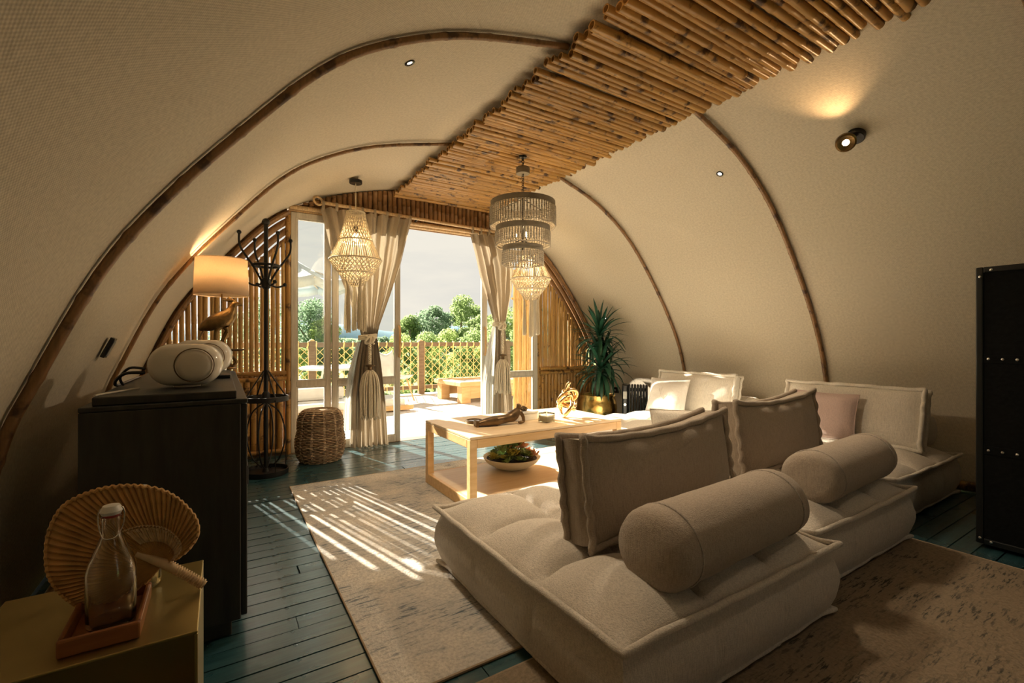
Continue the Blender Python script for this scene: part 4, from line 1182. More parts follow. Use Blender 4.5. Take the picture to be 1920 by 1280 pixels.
def tassel(label, c, rw, z_top, z_tog, z_head, z_end, rt):
    """rope round the curtain, knot, twisted tail, wooden toggle and tassel"""
    t = thing('rope_tieback', label, 'tieback', (c[0], c[1], 0), group='rope tiebacks')
    for k in range(3):
        MB().tube([(rw * math.cos(a), .055 * math.sin(a) + .055, z_top + (k - 1) * .016 + .010 * math.cos(a)) for a in [2 * PI * i / 30 for i in range(30)]], .011, 7, closed=True).build('rope_loop', M['rope'], t)
    kn = [(.034 * math.sin(2 * a) + .012 * math.cos(5 * a), -.028 + .014 * math.sin(5 * a), z_top - .03 + .038 * math.cos(3 * a)) for a in [2 * PI * i / 70 for i in range(70)]]
    MB().tube(kn, .0115, 7, closed=True).build('knot', M['rope'], t)
    for ph in (0, PI):
        MB().tube([(.009 * math.cos(q * 40 + ph), -.03 + .009 * math.sin(q * 40 + ph), z_top - .05 + (z_tog - z_top + .05) * q) for q in [i / 30 for i in range(31)]], .0095, 6).build('twisted_tail', M['rope'], t)
    MB().lathe([(0, z_tog + .02), (.03, z_tog + .016), (.05, z_tog + .010), (.05, z_tog + .002), (.022, z_tog - .006), (.018, z_tog - .03), (.028, z_head), (0, z_head)], 20, c=(0, -.03, 0), cap0=False, cap1=False).build('wooden_toggle', M['bronze'], t)
    m = MB(); rr = random.Random(int(c[0] * 100))
    for i in range(56):
        a = i * 2.4; q = math.sqrt((i + .5) / 56); e = z_end + rr.uniform(0, .06)
        x1, y1 = rt * q * math.cos(a), rt * .7 * q * math.sin(a)
        pth = [(x1 * .25, -.03 + y1 * .3, z_head + .005), (x1 * .75, -.03 + y1 * .8, z_head - .05), (x1 * 1.02, -.03 + y1, z_head - .18), (x1 * rr.uniform(.85, 1.15), -.03 + y1, e)]
        m.tube(smooth(pth, 3), .0075, 5)
    tag(m.build('tassel_strands', M['rope'], t, 80), kind='stuff')
    return t
tassel('long cream rope tassel hanging on the wide curtain', (on_y(692, 632, 4.70).x, 4.70), .085, 1.135, .84, .795, .30, .095)
tassel('short cream rope tassel hanging on the curtain beside the gold knot', (on_y(940, 604, 4.72).x, 4.72), .075, 1.30, .92, .87, .46, .10)

# ------------------------------------------------------------------ macrame pendants
def pendant():
    t = thing('macrame_pendant', 'cream macrame pendant lamp hanging before the wide curtain', 'pendant lamp', (1.06, 4.40, 0), group='macrame pendants')
    ztop = z_shell(1.06) - .002
    P = [(.080, 2.285), (.088, 2.24), (.115, 2.13), (.150, 2.022), (.195, 1.92), (.232, 1.845), (.195, 1.775), (.158, 1.725), (.10, 1.655), (.05, 1.605)]
    def r_at(z):
        for (a, za), (b, zb) in zip(P[:-1], P[1:]):
            if zb <= z <= za: return a + (b - a) * (za - z) / (za - zb)
        return P[-1][0]
    MB().lathe([(0, ztop - .03), (.055, ztop - .03), (.058, ztop - .024), (.058, ztop), (0, ztop)], 24, cap0=False, cap1=False).build('ceiling_rose', M['black'], t)
    MB().tube([(0, 0, ztop - .03), (0, 0, 2.12)], .004, 6).build('cord', M['rope'], t)
    MB().lathe([(.006, 2.17), (.02, 2.16), (.022, 2.10), (.006, 2.09)], 14, cap0=False, cap1=False).build('socket', M['black'], t)
    MB().ball((0, 0, 2.055), .03, 12, 8, (1, 1, 1.3)).build('light_bulb', M['bulb'], t)
    def net(nm, za, zb, n, twist, rad, steps=14, both=True):
        m = MB()
        for i in range(n):
            for sg in ((1, -1) if both else (0,)):
                pth = []
                for k in range(steps + 1):
                    z = za + (zb - za) * k / steps; a = 2 * PI * i / n + sg * twist * k / steps
                    rr = r_at(z) + .002 * (sg if k % 2 else -sg); pth.append((rr * math.cos(a), rr * math.sin(a), z))
                m.tube(pth, rad, 4)
        tag(m.build(nm, M['rope'], t, 80), kind='stuff')
    net('upper_net', 2.285, 2.022, 30, .85, .0040)
    net('skirt_cords', 2.022, 1.845, 64, 0, .0038, 6, False)
    net('lower_net', 1.845, 1.725, 34, .55, .0042)
    net('tip_net', 1.725, 1.605, 22, .8, .0042)
    for z in (2.285, 2.022, 1.845, 1.725): MB().ring((0, 0, z), r_at(z), .0075, 40, 6).build('hoop', M['rope'], t)
    for i, (a, e) in enumerate(((2.6, 1.20), (3.6, 1.18), (4.9, 1.205), (.3, 1.19), (1.5, 1.2))):
        m = MB(); rr = random.Random(i); cx, cy = .085 * math.cos(a), .085 * math.sin(a)
        for k in range(22):
            b = k * 2.4; q = .019 * math.sqrt(k / 22)
            m.tube([(cx * 1.35, cy * 1.35, 1.68), (cx + q * .6 * math.cos(b), cy + q * .6 * math.sin(b), 1.58), (cx + q * math.cos(b), cy + q * math.sin(b), 1.40), (cx + q * 1.25 * math.cos(b), cy + q * 1.25 * math.sin(b), e + rr.uniform(-.012, .012))], .0034, 4)
        m.build('hanging_tassel', M['rope'], t, 80)
    return t
pd = pendant()
pd2 = dup(pd, (3.035, 4.40, -.035), .5, 'cream macrame pendant lamp hanging beside the right bamboo panel')
point('pendant_light', (1.06, 4.40, 1.985), PEND_W); point('pendant_light', (3.035, 4.40, 1.95), PEND_W)

# ------------------------------------------------------------------ beaded chandelier
t = thing('bead_chandelier', 'three tier grey wooden bead chandelier hanging from the bamboo canopy', 'chandelier', (2.15, 3.235, 0))
MB().lathe([(0, 2.635), (.03, 2.635), (.035, 2.65), (0, 2.655)], 16, cap0=False, cap1=False).build('ceiling_hook', M['iron'], t)
MB().lathe([(0, 2.50), (.056, 2.50), (.058, 2.505), (.058, 2.548), (.056, 2.553), (0, 2.553)], 28, cap0=False, cap1=False).build('junction_drum', M['bandgrey'], t)
z = 2.64
for i in range(4):
    rg = MB().ring((0, 0, 0), .012, .003, 12, 5); Mx = Matrix.Rotation(PI / 2, 4, 'X') if i % 2 else Matrix.Rotation(PI / 2, 4, 'Y')
    rg.v = [tuple(Mx @ Vector((p[0], p[1] * 1.3 if i % 2 else p[1], p[2])) + Vector((0, 0, 2.625 - i * .021))) for p in rg.v]; rg.build('chain_link', M['iron'], t)
for i in range(11):
    rg = MB().ring((0, 0, 0), .010, .0028, 12, 5); Mx = Matrix.Rotation(PI / 2, 4, 'X') @ Matrix.Rotation(0 if i % 2 else PI / 2, 4, 'Y') if False else (Matrix.Rotation(PI / 2, 4, 'X') if i % 2 else Matrix.Rotation(PI / 2, 4, 'Y'))
    rg.v = [tuple(Mx @ Vector(p) + Vector((0, 0, 2.49 - i * .019))) for p in rg.v]; rg.build('chain_link', M['iron'], t)
for r_, zt, zb in ((.272, 2.262, 2.055), (.228, 2.055, 1.89), (.170, 1.89, 1.735)):
    MB().lathe([(r_, zt - .045), (r_, zt), (r_ - .006, zt), (r_ - .006, zt - .045), (r_, zt - .045)], 48, cap0=False, cap1=False).build('tier_band', M['bandgrey'], t, 30)
    n = int(2 * PI * r_ / .025); m = MB(); nb = int((zt - .05 - zb) / .0165)
    for i in range(n):
        a = 2 * PI * i / n; jit = .003 * nz(i * .7, zt)
        for k in range(nb):
            z = zt - .055 - k * .0165
            m.ball(((r_ + jit) * math.cos(a), (r_ + jit) * math.sin(a), z), .0098, 6, 4)
    tag(m.build('bead_strings', M['bead'], t, 80), kind='stuff')
    m = MB(); n2 = int(2 * PI * r_ / .0135)
    for i in range(n2):
        a = 2 * PI * i / n2; m.ball(((r_ + .002) * math.cos(a), (r_ + .002) * math.sin(a), zb + .004 + .004 * math.sin(i * .5)), .0075, 6, 4)
    tag(m.build('bead_rim', M['bead'], t, 80), kind='stuff')
for i in range(4):
    a = i * PI / 2 + .3
    MB().tube([(0, 0, 2.29), (.265 * math.cos(a), .265 * math.sin(a), 2.25)], .004, 5).build('spoke', M['iron'], t)
MB().tube([(0, 0, 2.30), (0, 0, 1.86)], .007, 6).build('stem', M['iron'], t)
for i in range(3):
    a = i * 2 * PI / 3 + .4
    MB().tube([(0, 0, 1.95), (.06 * math.cos(a), .06 * math.sin(a), 1.93), (.06 * math.cos(a), .06 * math.sin(a), 1.96)], .005, 6).build('lamp_arm', M['iron'], t)
    MB().ball((.06 * math.cos(a), .06 * math.sin(a), 1.985), .011, 10, 6, (1, 1, 1.5)).build('light_bulb', M['bulb'], t)
point('chandelier_light', (2.15, 3.235, 2.06), CHAND_W)

# ------------------------------------------------------------------ recessed downlights and wall spot
def shell_frame(x, y):
    z = z_shell(x); e = .02
    n_ = Vector((z_shell(x + e) - z_shell(x - e), 0, -2 * e)).normalized()   # pointing into the room
    if n_.z > 0: n_ = -n_
    return Vector((x, y, z)) - n_ * .022, n_
def downlight(label, x, y, watts=None):
    p, n_ = shell_frame(x, y)
    t = thing('downlight', label, 'downlight', p, group='recessed downlights', rot=n_.to_track_quat('Z', 'Y').to_euler())
    MB().lathe([(.014, .001), (.026, .001), (.028, .004), (.025, .007), (.016, .005), (.014, .001)], 24, cap0=False, cap1=False).build('trim_ring', M['black'], t)
    MB().lathe([(0, .002), (.014, .002)], 20, cap0=False, cap1=False).build('lens', M['led'], t)
    d = bpy.data.lights.new('downlight_lamp', 'SPOT'); d.energy = watts or DOWN_W; d.color = (1, .79, .55); d.spot_size = math.radians(120); d.spot_blend = .8; d.shadow_soft_size = .12
    o = bpy.data.objects.new('downlight_lamp', d); col.objects.link(o); o.location = p + n_ * .015
    o.rotation_euler = (-n_).to_track_quat('Z', 'Y').to_euler(); return t
downlight('small recessed downlight in the vault below the thick bamboo rib', .825, 2.275)
downlight('small recessed downlight in the vault above the ruffled cushions', 3.36, 2.23)
downlight('added unseen downlight in the vault high above the gold side table', .825, .25, DIM_W)  # out of view, added with the next one to brighten the near end
downlight('added unseen downlight in the vault high above the black trunk', 3.36, .25, DIM_W)  # second added fill downlight, also out of view
def wall_spot(label, x, y, aim):
    p, n_ = shell_frame(x, y)
    t = thing('wall_spotlight', label, 'spotlight', p, group='tilting spotlights')
    q = n_.to_track_quat('Z', 'Y').to_matrix().to_4x4()
    MB().lathe([(0, 0), (.052, 0), (.052, .03), (.047, .036), (0, .036)], 28, M=q, cap0=False, cap1=False).build('mount', M['black'], t)
    d = (Vector(aim) - p).normalized(); face = Vector((-.74 if x > 2 else .74, -.38, -.56)).normalized()
    hc = n_ * .05 + Vector((-CS if x > 2 else CS, SN, -.25)) * .055
    q2 = face.to_track_quat('Z', 'Y').to_matrix().to_4x4()
    hd = MB().lathe([(0, -.024), (.05, -.024), (.056, -.014), (.056, .014), (.046, .017), (.024, .007), (.0, .007)], 28, M=q2, c=hc, cap0=False, cap1=False).build('head', M['birdbrass'], t)
    MB().lathe([(0, .008), (.019, .008)], 20, M=q2, c=hc, cap0=False, cap1=False).build('lens', M['led'], hd)
    s_ = bpy.data.lights.new('wall_spot_lamp', 'SPOT'); s_.energy = SPOT_W; s_.color = (1, .60, .28); s_.spot_size = math.radians(100); s_.spot_blend = 1.0; s_.shadow_soft_size = .015
    o = bpy.data.objects.new('wall_spot_lamp', s_); col.objects.link(o); o.location = p + hc + d * .075 + n_ * .045
    o.rotation_euler = (-(Vector(aim) - o.location)).to_track_quat('Z', 'Y').to_euler()
    return t
wall_spot('black and brass tilting spotlight on the vault above the trunk', 3.40, 1.31, (3.06, 1.33, 2.56))
wall_spot('added unseen tilting spotlight on the vault opposite the trunk', .78, 1.31, (1.2, 1.31, 2.63))  # out-of-view spot added as extra light near the camera

# ------------------------------------------------------------------ yucca, radiator, trunk, sockets
PX, PY = 4.09, 4.42
t = thing('potted_yucca', 'tall dark green yucca in a hammered brass pot in the corner', 'plant', (PX, PY, .001))
MB().lathe([(0, .0), (.13, .0), (.19, .05), (.235, .15), (.245, .24), (.235, .32), (.215, .38), (.225, .40), (.222, .408), (.205, .40), (.20, .36), (0, .355)], 48, cap0=False, cap1=False).build('pot', M['brass'], t, 60)
MB().lathe([(0, .365), (.12, .37), (.203, .362)], 30, cap0=False, cap1=False).build('soil', M['soil'], t)
stems = [smooth([(0, 0, .36), (-.02, -.01, .6), (.0, -.02, .85), (.01, -.03, 1.17)], 5), smooth([(.02, .02, .36), (.0, -.03, .5), (-.01, -.06, .64), (-.01, -.07, .74)], 5), smooth([(.03, 0, .4), (.06, -.02, .7), (.10, -.03, .93)], 5)]
for s_ in stems: MB().tube(s_, [.042 - .016 * i / len(s_) + .003 * math.sin(i * 2) for i in range(len(s_))], 9).build('trunk', M['bark'], t)
def leaf_mesh(L, w, droop, seed):
    rr = random.Random(seed); n = 7; m = MB()
    for k in range(n + 1):
        q = k / n; wid = w * (.55 + .9 * q) * (1 - q ** 3) + .001
        x = L * q * (1 - .22 * droop * q * q); z = -droop * L * .55 * q ** 2.4
        m.v += [(x, -wid, z + wid * .35), (x, 0, z), (x, wid, z + wid * .35)]
    for k in range(n):
        b = k * 3; m.f += [(b, b + 3, b + 4, b + 1), (b + 1, b + 4, b + 5, b + 2)]
    me = m.mesh('leaf', 60); me.materials.append(M['yucca']); return me
lv = [leaf_mesh(.46, .024, d, i) for i, d in enumerate((.15, .5, .9, 1.3))]
for (cx, cy, cz), n, sc in (((.01, -.03, 1.16), 70, 1.0), ((-.03, -.09, .74), 60, 1.0), ((.08, -.03, .90), 44, .9)):
    for i in range(n):
        q = i / n; el = math.radians(80 - 120 * q ** .8 + R.uniform(-8, 8)); a = i * 2.4 + R.uniform(-.2, .2)
        o = link('leaf', lv[min(3, int(q * 3.2 + R.random() * .9))], None, t)
        o.location = (cx, cy, cz + .05 - .16 * q); s_ = sc * R.uniform(.8, 1.12) * (.75 + .35 * math.sin(PI * min(1, q + .15)))
        # keep the blades clear of the two walls
        d = Vector((math.cos(a) * math.cos(el), math.sin(a) * math.cos(el), math.sin(el)))
        tip = Vector((PX, PY, 0)) + o.location + d * .46 * s_
        lim = min((4.88 - PY - cy) / max(.01, d.y * .46) if d.y > 0 else 9, (4.36 + (.2 if tip.z < .95 else .0) - PX - cx) / max(.01, d.x * .46) if d.x > 0 else 9)
        s_ = max(.35, min(s_, lim)); o.scale = (s_, 1, s_)
        o.rotation_euler = (0, -el, a)

t = thing('oil_radiator', 'black finned electric radiator beside the brass pot', 'heater', (4.34, 4.03, .001), -YAW - .25)
for i in range(7):
    x = -.06 + i * .034
    MB().box(x - .0145, x + .0145, -.065, .065, .06, .555).build('fin', M['black'], t, ang=0, bev=.011)
MB().box(-.065, .15, -.03, .03, .10, .14).build('manifold', M['black'], t, ang=0)
MB().box(-.065, .15, -.03, .03, .47, .51).build('manifold', M['black'], t, ang=0)
cb = MB().box(-.15, -.074, -.07, .07, .05, .56).build('control_box', M['black'], t, ang=0, bev=.02)
MB().box(-.135, -.09, -.072, -.070, .38, .47).build('display', M['plate'], cb, ang=0)
MB().lathe([(0, 0), (.018, 0), (.016, .012), (0, .012)], 18, M=Matrix.Rotation(PI / 2, 4, 'X'), c=(-.112, -.07, .31), cap0=False, cap1=False).build('dial', M['chrome'], cb)
for x in (-.10, .12):
    ft = MB().bar((x, -.10, .035), (x, .10, .035), .02, .02).build('foot', M['black'], t)
    for yy in (-.09, .09): MB().tube([(x - .012, yy, .0205), (x + .012, yy, .0205)], .02, 12).build('caster', M['black'], ft)
t = thing('corner_socket', 'small dark socket plate on the wall behind the radiator', 'socket', (4.592, 4.60, .42), rot=(0, math.radians(-8), 0))
MB().box(-.012, .006, -.05, .05, -.04, .04).build('plate', M['black'], t, ang=0, bev=.003)
MB().box(-.024, -.012, -.015, .015, -.012, .012).build('switch', M['plate'], t, ang=0, bev=.002)

KX, KY = 3.42, .765
t = thing('wardrobe_trunk', 'tall black leather steamer trunk with studded straps', 'trunk', (KX, KY - 1.1, .001))
kw, kd, kh = .52, 1.10, 1.488
box_part('body', M['leather'], t, .008, kw - .008, .008, kd - .008, .03, kh - .008, bev=.006)
for xx in (0, kw - .03):
    for yy in (0, kd - .03): box_part('corner_edge', M['leather_edge'], t, xx, xx + .03, yy, yy + .03, .02, kh, bev=.006)
for a in ((0, kw, 0, .03), (0, kw, kd - .03, kd)):
    for zz in (kh - .03, .02): box_part('edge_strip', M['leather_edge'], t, .03, kw - .03, a[2], a[3], zz, zz + .03)
for xx in (0, kw - .03):
    for zz in (kh - .03, .02): box_part('edge_strip', M['leather_edge'], t, xx, xx + .03, .03, kd - .03, zz, zz + .03)
def stud(y, z, par): 
    o = link('stud', STUD, None, par); o.location = (-.003, y, z)
STUD = MB().ball((0, 0, 0), .0075, 8, 6, (.5, 1, 1)).mesh('stud', 80); STUD.materials.append(M['chrome'])
for zz in (on_x(1843, 673, KX).z, on_x(1848, 844, KX).z):
    st = box_part('strap', M['leather'], t, .003, .0075, .03, kd - .03, zz - .022, zz + .022, bev=.001)
    for i in range(18): stud(kd - .05 - i * .052, zz, st)
for (yy, zz) in ((kd - .018, kh - .05), (kd - .06, kh - .018), (kd - .018, .05), (kd - .06, .04)): stud(yy, zz, t)
for xx in (.06, kw - .06):
    for yy in (.07, kd - .07): MB().ball((xx, yy, .0145), .015, 10, 6).build('foot', M['iron'], t)

# ------------------------------------------------------------------ terrace and what stands on it
deck = struct('floor_terrace', 'pale bleached timber terrace outside the doors', MB().box(-4, 9, FACADE + .1, 9.35, -.3, -.045), M['railwood'], ang=0)
dm = MB().box(0, 13, 0, .136, -.04, -.012).mesh('deck_board', 0); dm.materials.append(M['deck'])
y = FACADE + .102
while y < 9.2:
    o = link('deck_board', dm, None, deck); o.location = (-4, y, R.uniform(-.002, .001)); y += .142
RY = 9.15
t = thing('terrace_railing', 'wooden terrace railing laced with yellow rope netting', 'railing', (0, RY, -.012))
posts = [-.70, 1.42, 3.53, 5.64, 7.75]
for x in posts:
    p = MB().box(x - .06, x + .06, -.06, .06, 0, 1.10).build('post', M['railwood'], t, ang=0, bev=.01)
    MB().ball((x, 0, 1.10), .05, 12, 6, (1, 1, .7)).build('post_cap', M['rope_yellow'], p)
for a, b in zip(posts[:-1], posts[1:]):
    MB().box(a + .06, b - .06, -.03, .03, .985, 1.075).build('top_rail', M['railwood'], t, ang=0, bev=.01)
    MB().box(a + .06, b - .06, -.03, .03, .10, .18).build('bottom_rail', M['railwood'], t, ang=0, bev=.01)
gx = .154
for a, b in zip(posts[:-1], posts[1:]):
    if b > 6: continue
    xa, xb = a + .07, b - .07; n = int((xb - xa) / gx)
    for i in range(n + 1):
        x = xa + (xb - xa) * i / n
        lp = [(x + .012 * math.cos(q * .7), .048 * math.cos(q), 1.03 + .055 * math.sin(q)) for q in [2 * PI * k / 14 for k in range(14)]]
        o = MB().tube([(x + .008 * nz(x * 9, z * 5), -.036, z) for z in (.985, .85, .7, .55, .4, .25, .16)], .0075, 5).build('vertical_rope', M['rope_yellow'], t)
        MB().tube(lp, .016, 6, closed=True).build('rail_loop', M['rope_yellow'], o)
        MB().tube([(x, -.04, .18), (x, -.045, .06)], .010, 5).build('rope_end', M['rope_yellow'], o)
    k0 = xa - .8; x = xa - .80
    while x < xb:
        for sg in (1, -1):
            z0, z1 = .19, .985
            p0 = Vector((x, -.036, z0)); p1 = Vector((x + (z1 - z0), -.036, z1))
            if p0.x < xa: p0 = Vector((xa, -.036, z0 + xa - x))
            if p1.x > xb: p1 = Vector((xb, -.036, z1 - (x + (z1 - z0) - xb)))
            if p1.x - p0.x < .05: continue
            if sg < 0: p0 = Vector((xa + xb - p0.x, -.036, p0.z)); p1 = Vector((xa + xb - p1.x, -.036, p1.z))
            MB().tube([p0, p0.lerp(p1, .5) + Vector((0, 0, .004)), p1], .0058, 4).build('netting_rope', M['rope_yellow'], t)
        x += gx

t = thing('fire_table', 'low rustic pine fire table on the terrace', 'fire table', (3.52, 7.25, -.012), math.radians(3))
for b in ((0, 1.5, 0, .20), (0, 1.5, .85, 1.05), (0, .20, .201, .849), (1.3, 1.5, .201, .849)): box_part('top_plank', M['outwood'], t, b[0], b[1], b[2], b[3], .30, .38, bev=.012)
box_part('burner_tray', M['outwhite'], t, .201, 1.299, .201, .849, .30, .345)
for lx in (.05, 1.27):
    for ly in (.04, .83): box_part('leg', M['outwood'], t, lx, lx + .18, ly, ly + .18, 0, .30, bev=.01)
for b in ((.23, 1.27, .05, .08), (.23, 1.27, .97, 1.0)): box_part('apron', M['outwood'], t, b[0], b[1], b[2], b[3], .08, .30)
t = thing('outdoor_daybed', 'low white mattress on a pine frame on the terrace', 'daybed', (.55, 6.98, -.012), math.radians(2))
for b in ((0, 2.05, 0, .07), (0, 2.05, .68, .75)): box_part('frame_rail', M['outwood'], t, b[0], b[1], b[2], b[3], .02, .09)
box_part('mattress', M['outwhite'], t, .0, 1.95, .08, .67, .02, .20, bev=.04)
box_part('back_bolster', M['outwhite'], t, .0, 1.1, .45, .67, .201, .40, bev=.05)
t = thing('terrace_table', 'round white outdoor table on slim splayed legs', 'table', (1.70, 8.40, -.012))
MB().lathe([(0, .62), (.58, .62), (.60, .635), (.60, .655), (.58, .665), (0, .665)], 44, cap0=False, cap1=False).build('tabletop', M['outwhite'], t)
for i in range(4):
    a = i * PI / 2 + .6; MB().tube([(.30 * math.cos(a), .30 * math.sin(a), .62), (.46 * math.cos(a), .46 * math.sin(a), 0)], .018, 8).build('leg', M['outwhite'], t)
t = thing('terrace_chair', 'white moulded terrace chair beside the round table', 'chair', (2.72, 8.32, -.012), 1.9)
MB().grid(lambda u, v: ((u - .5) * .46, -.22 + (.40 * min(1, v * 2)) + .12 * max(0, v - .5), .43 - .03 * math.sin(PI * u) + (max(0, v - .48) ** 1.1) * .95 + .05 * abs(u - .5) ** 2 * 4), 12, 16).build('shell_seat', M['outwhite'], t, 80, solid=.014)
for sx in (-1, 1):
    for sy in (-1, 1): MB().tube([(sx * .13, sy * .12 - .03, .41), (sx * .22, sy * .22 - .03, .0)], .014, 8).build('leg', M['outwood'], t)
t = thing('terrace_sofa', 'white outdoor sofa on a brown timber base behind the right door', 'sofa', (4.30, 6.05, -.012), math.radians(-4))
box_part('base', M['traywood'], t, 0, 1.6, 0, .75, .10, .20, bev=.01); box_part('seat_cushion', M['outwhite'], t, 0, 1.6, 0, .75, .201, .42, bev=.04); box_part('back_cushion', M['outwhite'], t, 0, 1.6, .56, .75, .421, .78, bev=.05)
for lx in (.03, 1.50):
    for ly in (.03, .65): box_part('leg', M['iron'], t, lx, lx + .06, ly, ly + .06, 0, .10)
t = thing('bamboo_screen', 'sunlit yellow bamboo privacy screen just outside the right door', 'screen', (3.48, 5.45, -.012))
sc_ = [culm_mesh('screen_cane', 2.1, .02, 500 + i, M['bamboo_slat'], gap=.35) for i in range(3)]
for i in range(9): o = link('screen_cane', sc_[i % 3], None, t); o.location = (i * .045, R.uniform(-.004, .004), .0); o.rotation_euler = (0, 0, i)
for zz in (.35, 1.7): MB().tube([(-.03, .03, zz), (.40, .03, zz)], .015, 8).build('screen_rail', M['bamboo'], t)
t = thing('parasol', 'pale blue parasol outside the narrow window', 'parasol', (.78, 6.30, -.012))
cz, n = 1.86, 8
cm = MB(); top = Vector((0, 0, cz + .26))
ring_ = [Vector((.64 * math.cos(2 * PI * i / n + .2), .64 * math.sin(2 * PI * i / n + .2), cz)) for i in range(n)]
for i in range(n):
    a, b = ring_[i], ring_[(i + 1) % n]; q = MB().grid(lambda u, v: (top.lerp(a.lerp(b, u), v) - Vector((0, 0, .05 * math.sin(PI * u) * v + .05 * math.sin(PI * v)))), 4, 6)
    pnl = q.build('canopy_panel', M['parasol'], t, 60, solid=.004)
    MB().grid(lambda u, v: a.lerp(b, u) - Vector((0, 0, .05 * math.sin(PI * u) + .11 * v)), 4, 1).build('valance', M['parasol'], pnl, 60, solid=.003)
    MB().tube([top - Vector((0, 0, .07)), a - Vector((0, 0, .03))], .012, 6).build('rib', M['frame'], t)
MB().tube([(0, 0, .05), (0, 0, cz + .30)], .02, 10).build('pole', M['frame'], t)
MB().lathe([(0, 0), (.28, 0), (.28, .05), (.05, .08), (0, .08)], 24, cap0=False, cap1=False).build('base', M['plate'], t)

# ------------------------------------------------------------------ landscape
def gz(x, y): return -2.4 + .9 * nz(x * .03, y * .03) + max(0, y - 40) * .012
g = MB().grid(lambda u, v: (-80 + 260 * u, -70 + 320 * v, gz(-80 + 260 * u, -70 + 320 * v)), 70, 80)
tag(g.build('grass_field', M['grass'], None, 80), 'green field around the terrace and the room', 'field', kind='structure')
tag(MB().grid(lambda u, v: (7 + 16 * u + 3 * math.sin(v * 4), 14 + 8 * v, -1.72), 6, 6).build('pond', M['water']), 'dark still pond behind the rope railing', 'pond', kind='structure')
for i, (y0, h, lab, s_) in enumerate(((330, 17, 'far forested ridge coloured haze blue on the horizon', .02), (190, 6.0, 'nearer green hill below the haze blue ridge', .03))):
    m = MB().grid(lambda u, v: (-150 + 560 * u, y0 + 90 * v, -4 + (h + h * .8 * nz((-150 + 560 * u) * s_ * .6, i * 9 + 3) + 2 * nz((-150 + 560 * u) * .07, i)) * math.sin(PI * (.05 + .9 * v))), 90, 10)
    tag(m.build('hill', M['hill'] if i == 0 else M['grass'], None, 80), lab, 'hill', kind='structure')
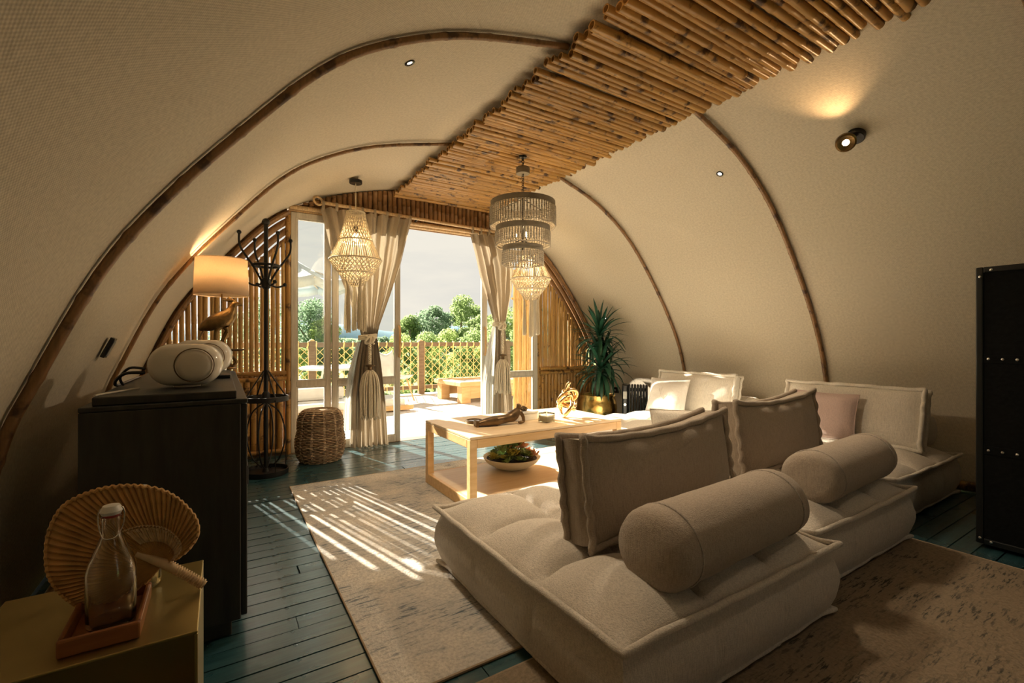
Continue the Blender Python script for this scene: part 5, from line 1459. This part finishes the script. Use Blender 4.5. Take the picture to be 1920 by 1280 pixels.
def tree(label, u, Z, vtop, rad, mat, seed, n=9500, group='trees beyond the railing', shrub=False, name='tree'):
    d = ray(u, CY); x, y = d.x * Z, d.y * Z; zb = gz(x, y) - .1; zt = CAM_H + (CY - vtop) / F_PX * Z; H_ = zt - zb
    t = thing(name, label, 'shrub' if shrub else 'tree', (x, y, zb), group=group)
    rr = random.Random(seed); blobs = []
    nb = 16 if not shrub else 9
    for i in range(nb):
        q = i / (nb - 1); zz = H_ * ((.34 + .60 * q) if not shrub else (.15 + .75 * q)); sp = rad * math.sin(PI * (.22 + .70 * q)) * rr.uniform(.4, 1.0); a = i * 2.4 + rr.uniform(-.5, .5)
        blobs.append((Vector((sp * math.cos(a), sp * math.sin(a), zz)), rad * rr.uniform(.30, .5)))
    if not shrub:
        tr = MB().tube(smooth([(0, 0, 0), (.1 * rad, 0, H_ * .3), (-.05 * rad, .05, H_ * .6), (0, 0, H_ * .9)], 4), [rad * .09 * (1 - .85 * k / 12) for k in range(13)], 8).build('trunk', M['bark'], t)
        for c, r_ in blobs[::2]: MB().tube([(0, 0, max(.2 * H_, c.z - r_ * 1.6)), tuple(c)], [rad * .035, rad * .01], 5).build('branch', M['bark'], tr)
    m = MB(); ls = max(.045, Z * .0031)
    for i in range(n):
        c, r_ = blobs[rr.randrange(nb)]
        v = Vector((rr.gauss(0, 1), rr.gauss(0, 1), rr.gauss(0, 1))).normalized() * r_ * rr.random() ** .38; v.z *= .75
        p = c + v; n_ = (v.normalized() + Vector((rr.gauss(0, .6), rr.gauss(0, .6), rr.gauss(0, .6)))).normalized()
        s1 = n_.orthogonal().normalized(); s1.rotate(Matrix.Rotation(rr.uniform(0, 6.3), 3, n_)); s2 = n_.cross(s1); L = ls * rr.uniform(.7, 1.3)
        o = len(m.v); m.v += [tuple(p - s1 * L), tuple(p + s2 * L * .45), tuple(p + s1 * L), tuple(p - s2 * L * .45)]; m.f.append((o, o + 1, o + 2, o + 3))
    tag(m.build('foliage', M[mat], t, 0), kind='stuff')
    return t
tree('dark blue green tree seen through the narrow window', 583, 26, 566, 2.0, 'leaf_c', 1)
tree('small round light tree beside the dark one, seen through the narrow window', 607, 25, 596, 1.0, 'leaf_b', 2, 6000)
tree('slim pale tree behind the railing post with the round cap', 770, 27, 592, 1.15, 'leaf_a', 3)
tree('broad dark crowned tree in the gap of the open doors', 812, 28, 574, 1.6, 'leaf_c', 4)
tree('tallest green tree in the gap of the open doors', 867, 29, 557, 1.7, 'leaf_a', 5)
tree('green tree beside the open right door', 902, 26, 592, 1.3, 'leaf_a', 6)
tree('leafy tree seen between curtain and bamboo screen', 950, 25, 585, 1.7, 'leaf_b', 7)
for i, (u, vt, Z, rd) in enumerate(((560, 645, 19, .9), (640, 652, 24, .8), (745, 622, 20, 1.0), (790, 618, 19, 1.0), (830, 612, 20, 1.2), (880, 615, 19, 1.1), (920, 612, 20, 1.2), (970, 610, 20, 1.2))):
    tree(['pale yellow green bush in the row below the trees', 'mid green bush in the row below the trees'][i % 2], u, Z, vt, rd, ['leaf_b', 'leaf_a'][i % 2], 20 + i, 5200, 'bushes beyond the railing', True, 'bush')
for i, (u, vt, Z, rd) in enumerate(((500, 560, 30, 2.0), (440, 590, 28, 1.8), (690, 638, 60, 2.4), (660, 640, 64, 2.0), (720, 636, 62, 2.2), (1010, 580, 26, 2.0))):
    tree(['dark green tree glimpsed between the left bamboo slats', 'dark green tree glimpsed between the left bamboo slats', 'small far tree dotted on the green hill', 'small far tree dotted on the green hill', 'small far tree dotted on the green hill', 'leafy tree hidden behind the right bamboo slats'][i], u, Z, vt, rd, 'leaf_c', 40 + i, 4000, ['trees behind the left slats', 'trees behind the left slats', 'far trees on the hill', 'far trees on the hill', 'far trees on the hill', 'trees behind the right slats'][i])
